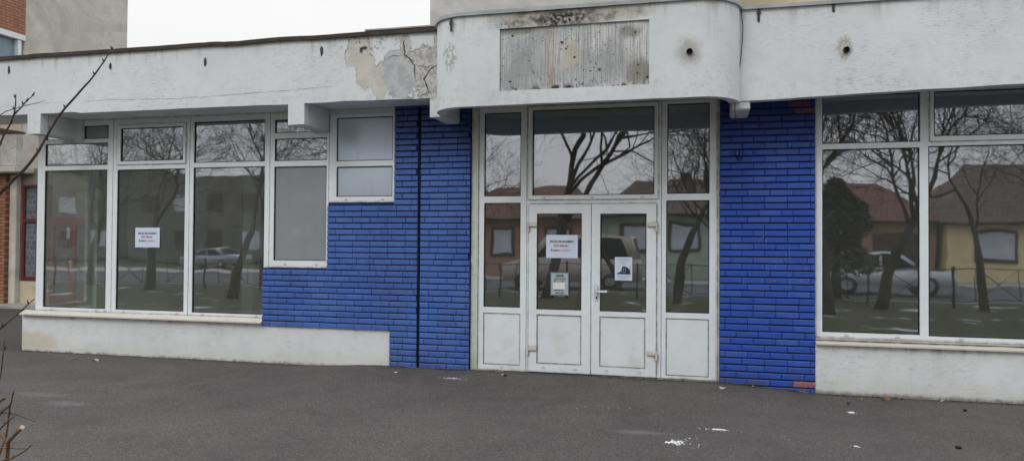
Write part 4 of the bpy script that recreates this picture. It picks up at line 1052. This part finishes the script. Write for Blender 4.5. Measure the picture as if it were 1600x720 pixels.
for loc, h_, ln, sd_, lb, rd in T: grow_tree(loc, h_, ln, sd_, lb, rd)
# dark conifer reflected in the right window
def conifer(loc, h_, r_, seed):
    rs = random.Random(seed); e = empty('conifer_tree', loc, 'broad dark evergreen standing before the orange house', 'tree')
    tubes('trunk', [([Vector(loc), Vector(loc)+Vector((.1, 0, h_*.9))], [.16, .03])], M['bark'], e, 8)
    V, F = [], []
    for i in range(4200):
        t = rs.random()**.8; z = .9 + t*(h_-.9); rr_ = r_*(1-t)**.42*(.8+.35*mnoise.noise(Vector((t*5, seed, 0)))+.2*math.sin(t*11+rs.random()))
        a = rs.uniform(0, 6.283); q = rr_*math.sqrt(rs.random())*(1+.4*mnoise.noise(Vector((math.cos(a)*1.6, math.sin(a)*1.6, t*5))))
        c = Vector(loc) + Vector((q*math.cos(a), q*math.sin(a), z - q*.18))
        d = Vector((math.cos(a)+rs.gauss(0, .4), math.sin(a)+rs.gauss(0, .4), rs.gauss(-.2, .4))).normalized()*rs.uniform(.10, .34)
        n = d.orthogonal().normalized()*rs.uniform(.03, .07); n.rotate(Matrix.Rotation(rs.uniform(0, 6.28), 3, d.normalized()))
        b = len(V); V += [c-d*.5, c+n, c+d*.6, c-n]; F.append((b, b+1, b+2, b+3))
    mesh_obj('crown', V, F, M['leaf_dark'], e)
conifer((3.6, -15.6, 0), 3.5, 1.35, 4)

# ------------------------------------------------------------------ shrub at the left edge of the view
def smooth(pts, k=3):
    P = [Vector(p) for p in pts]
    for _ in range(k-1):
        Q = [P[0]]
        for a, b in zip(P[:-1], P[1:]): Q += [a.lerp(b, .25), a.lerp(b, .75)]
        Q.append(P[-1]); P = Q
    return P
sh = empty('shrub', (-2.75, -6.75, 0), 'leafless shrub with orange-brown cut stems at the left edge', 'shrub')
root = Vector((-2.72, -6.78, -.02))
def stem(pts, r0_, r1_, mat='twig', name='branch', buds=0, seed=1):
    P = smooth(pts, 2); m = len(P); rs = random.Random(seed)
    P = [p + Vector((rs.uniform(-1, 1), rs.uniform(-1, 1), rs.uniform(-1, 1)))*.0015 for p in P]
    lst = [(P, [r0_ + (r1_-r0_)*i/(m-1) for i in range(m)])]
    for i in range(buds):
        t = (i+.6)/buds; q = P[int(t*(m-2))+1]; a = rs.choice([-1, 1])
        lst.append(([q, q+Vector((a*.004, 0, .003)), q+Vector((a*.008, 0, .011))], [.0026, .0030, .001]))
    return tubes(name, lst, M[mat], sh, 7)
stem([root, (-2.6, -6.9, .6), (-2.35, -7.0, 1.25), (-2.143, -7.0, 1.617), (-2.089, -6.96, 1.697), (-2.068, -6.92, 1.752), (-2.051, -6.88, 1.81), (-2.042, -6.84, 1.888), (-2.036, -6.8, 1.961), (-1.999, -6.76, 2.036), (-1.989, -6.72, 2.092), (-1.986, -6.68, 2.146), (-2.0, -6.64, 2.189), (-2.016, -6.6, 2.224)], .0065, .0017, 'twig', 'branch', 12, 2)
stem([root, (-2.6, -6.95, .9), (-2.3, -6.95, 1.5), (-2.188, -6.9, 1.762), (-2.187, -6.88, 1.86), (-2.158, -6.86, 1.944), (-2.162, -6.85, 1.978), (-2.171, -6.84, 2.02)], .005, .0014, 'twig', 'branch', 8, 3)
stem([(-2.158, -6.86, 1.946), (-2.166, -6.82, 1.988), (-2.165, -6.8, 2.01), (-2.163, -6.78, 2.033)], .0025, .0013, 'twig', 'twig', 4, 4)
stem([root, (-2.6, -6.8, 1.2), (-2.5, -6.7, 1.9), (-2.391, -6.7, 1.993), (-2.314, -6.68, 2.016), (-2.25, -6.65, 2.039)], .003, .0006, 'twig', 'twig', 0, 5)
stem([root, (-2.6, -6.8, .7), (-2.367, -6.8, 1.189), (-2.285, -6.78, 1.257), (-2.266, -6.75, 1.287), (-2.23, -6.7, 1.351)], .0045, .0015, 'twig', 'branch', 4, 6)
stem([root, (-2.4, -6.8, .8), (-2.273, -6.8, 1.035), (-2.254, -6.8, 1.12), (-2.267, -6.78, 1.18), (-2.265, -6.78, 1.218)], .003, .0013, 'twig', 'branch', 2, 7)
stem([root, (-2.6, -6.74, .7), (-2.421, -6.7, .902), (-2.334, -6.73, .96), (-2.256, -6.76, 1.005)], .005, .0033, 'stem', 'branch', 2, 8)
stem([root, (-2.45, -6.74, .6), (-2.338, -6.7, .859), (-2.299, -6.73, .949), (-2.256, -6.76, 1.005), (-2.214, -6.79, 1.055)], .0045, .0018, 'stem', 'branch', 4, 9)
stem([root, (-2.55, -6.74, .85), (-2.423, -6.7, .963), (-2.335, -6.73, 1.001), (-2.281, -6.76, 1.027)], .005, .0035, 'stem', 'branch', 0, 10)
stem([root, (-2.6, -6.74, .6), (-2.434, -6.7, .83), (-2.333, -6.73, .912), (-2.268, -6.76, .947), (-2.207, -6.79, .976)], .0045, .0022, 'stem', 'branch', 5, 11)
stem([root, (-2.5, -6.7, .3), (-2.34, -6.7, .706), (-2.301, -6.73, .805), (-2.264, -6.76, .873), (-2.229, -6.79, .893), (-2.146, -6.82, .948)], .007, .0055, 'stem', 'branch', 6, 12)
stem([root, (-2.55, -6.74, .9), (-2.423, -6.7, .963), (-2.332, -6.73, .889), (-2.269, -6.76, .87)], .0042, .003, 'stem', 'branch', 0, 13)
stem([root, (-2.55, -6.72, .5), (-2.418, -6.7, .77), (-2.32, -6.73, .805), (-2.234, -6.76, .833), (-2.166, -6.79, .864), (-2.106, -6.82, .897)], .0045, .002, 'stem', 'branch', 4, 14)
stem([root, (-2.5, -6.72, .7), (-2.406, -6.7, .837), (-2.331, -6.73, .848), (-2.198, -6.76, .861)], .0035, .0018, 'stem', 'twig', 0, 15)
stem([(-2.354, -6.7, .957), (-2.275, -6.73, .968), (-2.213, -6.76, .965), (-2.122, -6.79, .963)], .002, .0009, 'twig', 'twig', 0, 16)
bm = bmesh.new(); add_cyl(bm, (-2.150, -6.818, .945), (-2.142, -6.822, .951), .0062, .0075, 8); bm_obj('cut_end', bm, M['cut'], sh)

# ------------------------------------------------------------------ small litter on the asphalt
def gz(x, y):
    a = min(max((x+5)/1.2, 0), 1)*min(max((1.1-x)/1.2, 0), 1); a = a*a*(3-2*a)
    b = min(max((y+1.3)/1.0, 0), 1); b = b*b*(3-2*b)
    return .045*a*b - (.02*b if x > .9 and y < .4 else 0)
def pebble(x, y, r_, mat, name, label, cat, seed, flat=.6):
    rs = random.Random(seed); bm = bmesh.new(); bmesh.ops.create_icosphere(bm, subdivisions=2, radius=r_)
    for v in bm.verts:
        v.co *= 1 + .5*mnoise.noise(v.co*(2.2/r_) + Vector((seed, 0, 0))); v.co.z *= flat; v.co += Vector((x, y, gz(x, y)+r_*flat*.7))
    o = bm_obj(name, bm, mat, None, 0, True); return tag(o, label, cat)
pebble(1.85, -2.21, .022, M['stone'], 'pebble', 'black lump lying on the asphalt near the bottom right', 'stone', 1)
pebble(2.36, -.6, .018, M['stone'], 'pebble', 'small black lump on the asphalt below the right window plinth', 'stone', 2)
pebble(-2.27, -.34, .02, M['stone'], 'pebble', 'small black lump by the threshold below the left sidelight', 'stone', 3)
pebble(1.33, -.56, .014, M['stone'], 'pebble', 'tiny dark lump beside the foot of the right blue pier', 'stone', 4)
def leafm(x, y, s, rz, mat, label, seed):
    V = []; rs = random.Random(seed); n = 12
    for i in range(n):
        a = 6.283*i/n; rr_ = s*(.55+.45*abs(math.cos(a)))*rs.uniform(.8, 1.15)
        V.append((x + rr_*math.cos(a)*math.cos(rz) - .5*rr_*math.sin(a)*math.sin(rz), y + rr_*math.cos(a)*math.sin(rz) + .5*rr_*math.sin(a)*math.cos(rz), gz(x, y) + .012 + .012*math.sin(a*2+seed)))
    V.append((x, y, gz(x, y)+.02))
    o = mesh_obj('fallen_leaf', V, [(i, (i+1) % n, n) for i in range(n)], mat); tag(o, label, 'leaf'); 
leafm(1.74, -.23, .055, .2, M['brown_leaf'], 'reddish brown leaf against the foot of the right plinth', 1)
leafm(.13, -.42, .045, -.3, M['pale_leaf'], 'pale dry leaf below the right side of the entrance', 2)
leafm(1.5, -.3, .04, 1.0, M['brown_leaf'], 'small brown leaf beside the right blue pier', 3)
leafm(-8.05, -.5, .06, .1, M['brown_leaf'], 'brown leaf on the asphalt before the left plinth', 4)
leafm(-7.72, -.52, .06, -.1, M['pale_leaf'], 'pale curled leaf on the asphalt before the left plinth', 5)
def crumbs(x0, y0, rx, ry, n, smin, smax, seed, label):
    rs = random.Random(seed); bm = bmesh.new()
    for i in range(n):
        a = rs.uniform(0, 6.283); q = abs(rs.gauss(0, .42)); x = x0+rx*q*math.cos(a); y = y0+ry*q*math.sin(a); s = rs.uniform(smin, smax)*(1.5 if q < .3 else .7)
        vs = bmesh.ops.create_icosphere(bm, subdivisions=1, radius=s)['verts']
        for v in vs: v.co *= rs.uniform(.7, 1.3); v.co.z *= .5; v.co += Vector((x, y, gz(x, y)+s*.2))
    tag(bm_obj('plaster_crumbs', bm, M['crumb']), label, 'crumbs', kind='stuff')
crumbs(-.27, -2.64, .26, .26, 200, .002, .008, 1, 'white plaster crumbs scattered on the asphalt before the doors')
crumbs(.06, -2.10, .22, .05, 120, .002, .007, 2, 'streak of white crumbs on the asphalt right of the doors')
crumbs(1.28, -1.06, .06, .05, 60, .004, .012, 3, 'bright white clump on the asphalt before the right blue pier')
crumbs(1.1, -2.37, .05, .04, 18, .003, .007, 4, 'few white crumbs near the bottom right of the asphalt')
crumbs(-2.31, -.27, .05, .04, 10, .003, .009, 5, 'few white crumbs at the threshold below the left sidelight')
crumbs(-3.55, -.45, .03, .03, 5, .006, .012, 6, 'white chip on the asphalt below the left blue wall')
crumbs(-2.8, -.6, .45, .12, 60, .002, .005, 7, 'faint white grit on the asphalt left of the entrance')
crumbs(-.9, -1.7, 1.9, .9, 45, .0012, .004, 8, 'sparse white specks over the asphalt before the entrance')

def grit(name, segs, n, mat, seed, smin, smax, label):
    rs = random.Random(seed); bm = bmesh.new()
    for _ in range(n):
        (xa, ya, xb, yb) = rs.choice(segs); t = rs.random(); x = xa+(xb-xa)*t
        y = ya+(yb-ya)*t - abs(rs.gauss(0, .035)) - .004
        if mnoise.noise(Vector((x*1.6, 7, seed))) < -.12: continue
        s_ = rs.uniform(smin, smax); vs = bmesh.ops.create_icosphere(bm, subdivisions=1, radius=s_)['verts']
        for v in vs: v.co *= rs.uniform(.6, 1.4); v.co.z *= .6; v.co += Vector((x, y, gz(x, y)+s_*.2))
    tag(bm_obj(name, bm, mat), label, 'grit', kind='stuff')
M['soil'] = plain('dark_soil_grit', (.05, .042, .034), .95, .4, 50)
M['grit'] = plain('grey_grit', (.16, .15, .14), .95, .4, 50)
SEG = [(-9.4, -.037, -3.82, -.037), (-9.4, -.037, -3.82, -.037), (-3.8, -.065, -2.8, -.065), (-2.7, -.032, .09, -.032), (.1, -.065, 1.08, -.065), (1.09, -.066, 4.2, -.066), (1.09, -.066, 4.2, -.066)]
grit('soil_grit', SEG, 1500, M['soil'], 3, .003, .010, 'dark soil and grit gathered along the foot of the walls')
grit('stone_grit', SEG, 500, M['grit'], 4, .002, .007, 'pale grit gathered along the foot of the walls')
for i, (x, y, sz, mt, lb) in enumerate([(-5.2, -.10, .04, 'brown_leaf', 'brown leaf against the middle of the left plinth'), (-2.62, -.10, .035, 'brown_leaf', 'small brown leaf at the foot of the left sidelight'), (.45, -.16, .03, 'pale_leaf', 'pale leaf scrap at the foot of the right blue pier'), (2.3, -.16, .035, 'pale_leaf', 'pale leaf scrap at the foot of the right plinth')]):
    leafm(x, y, sz, i, M[mt], lb, 20+i)
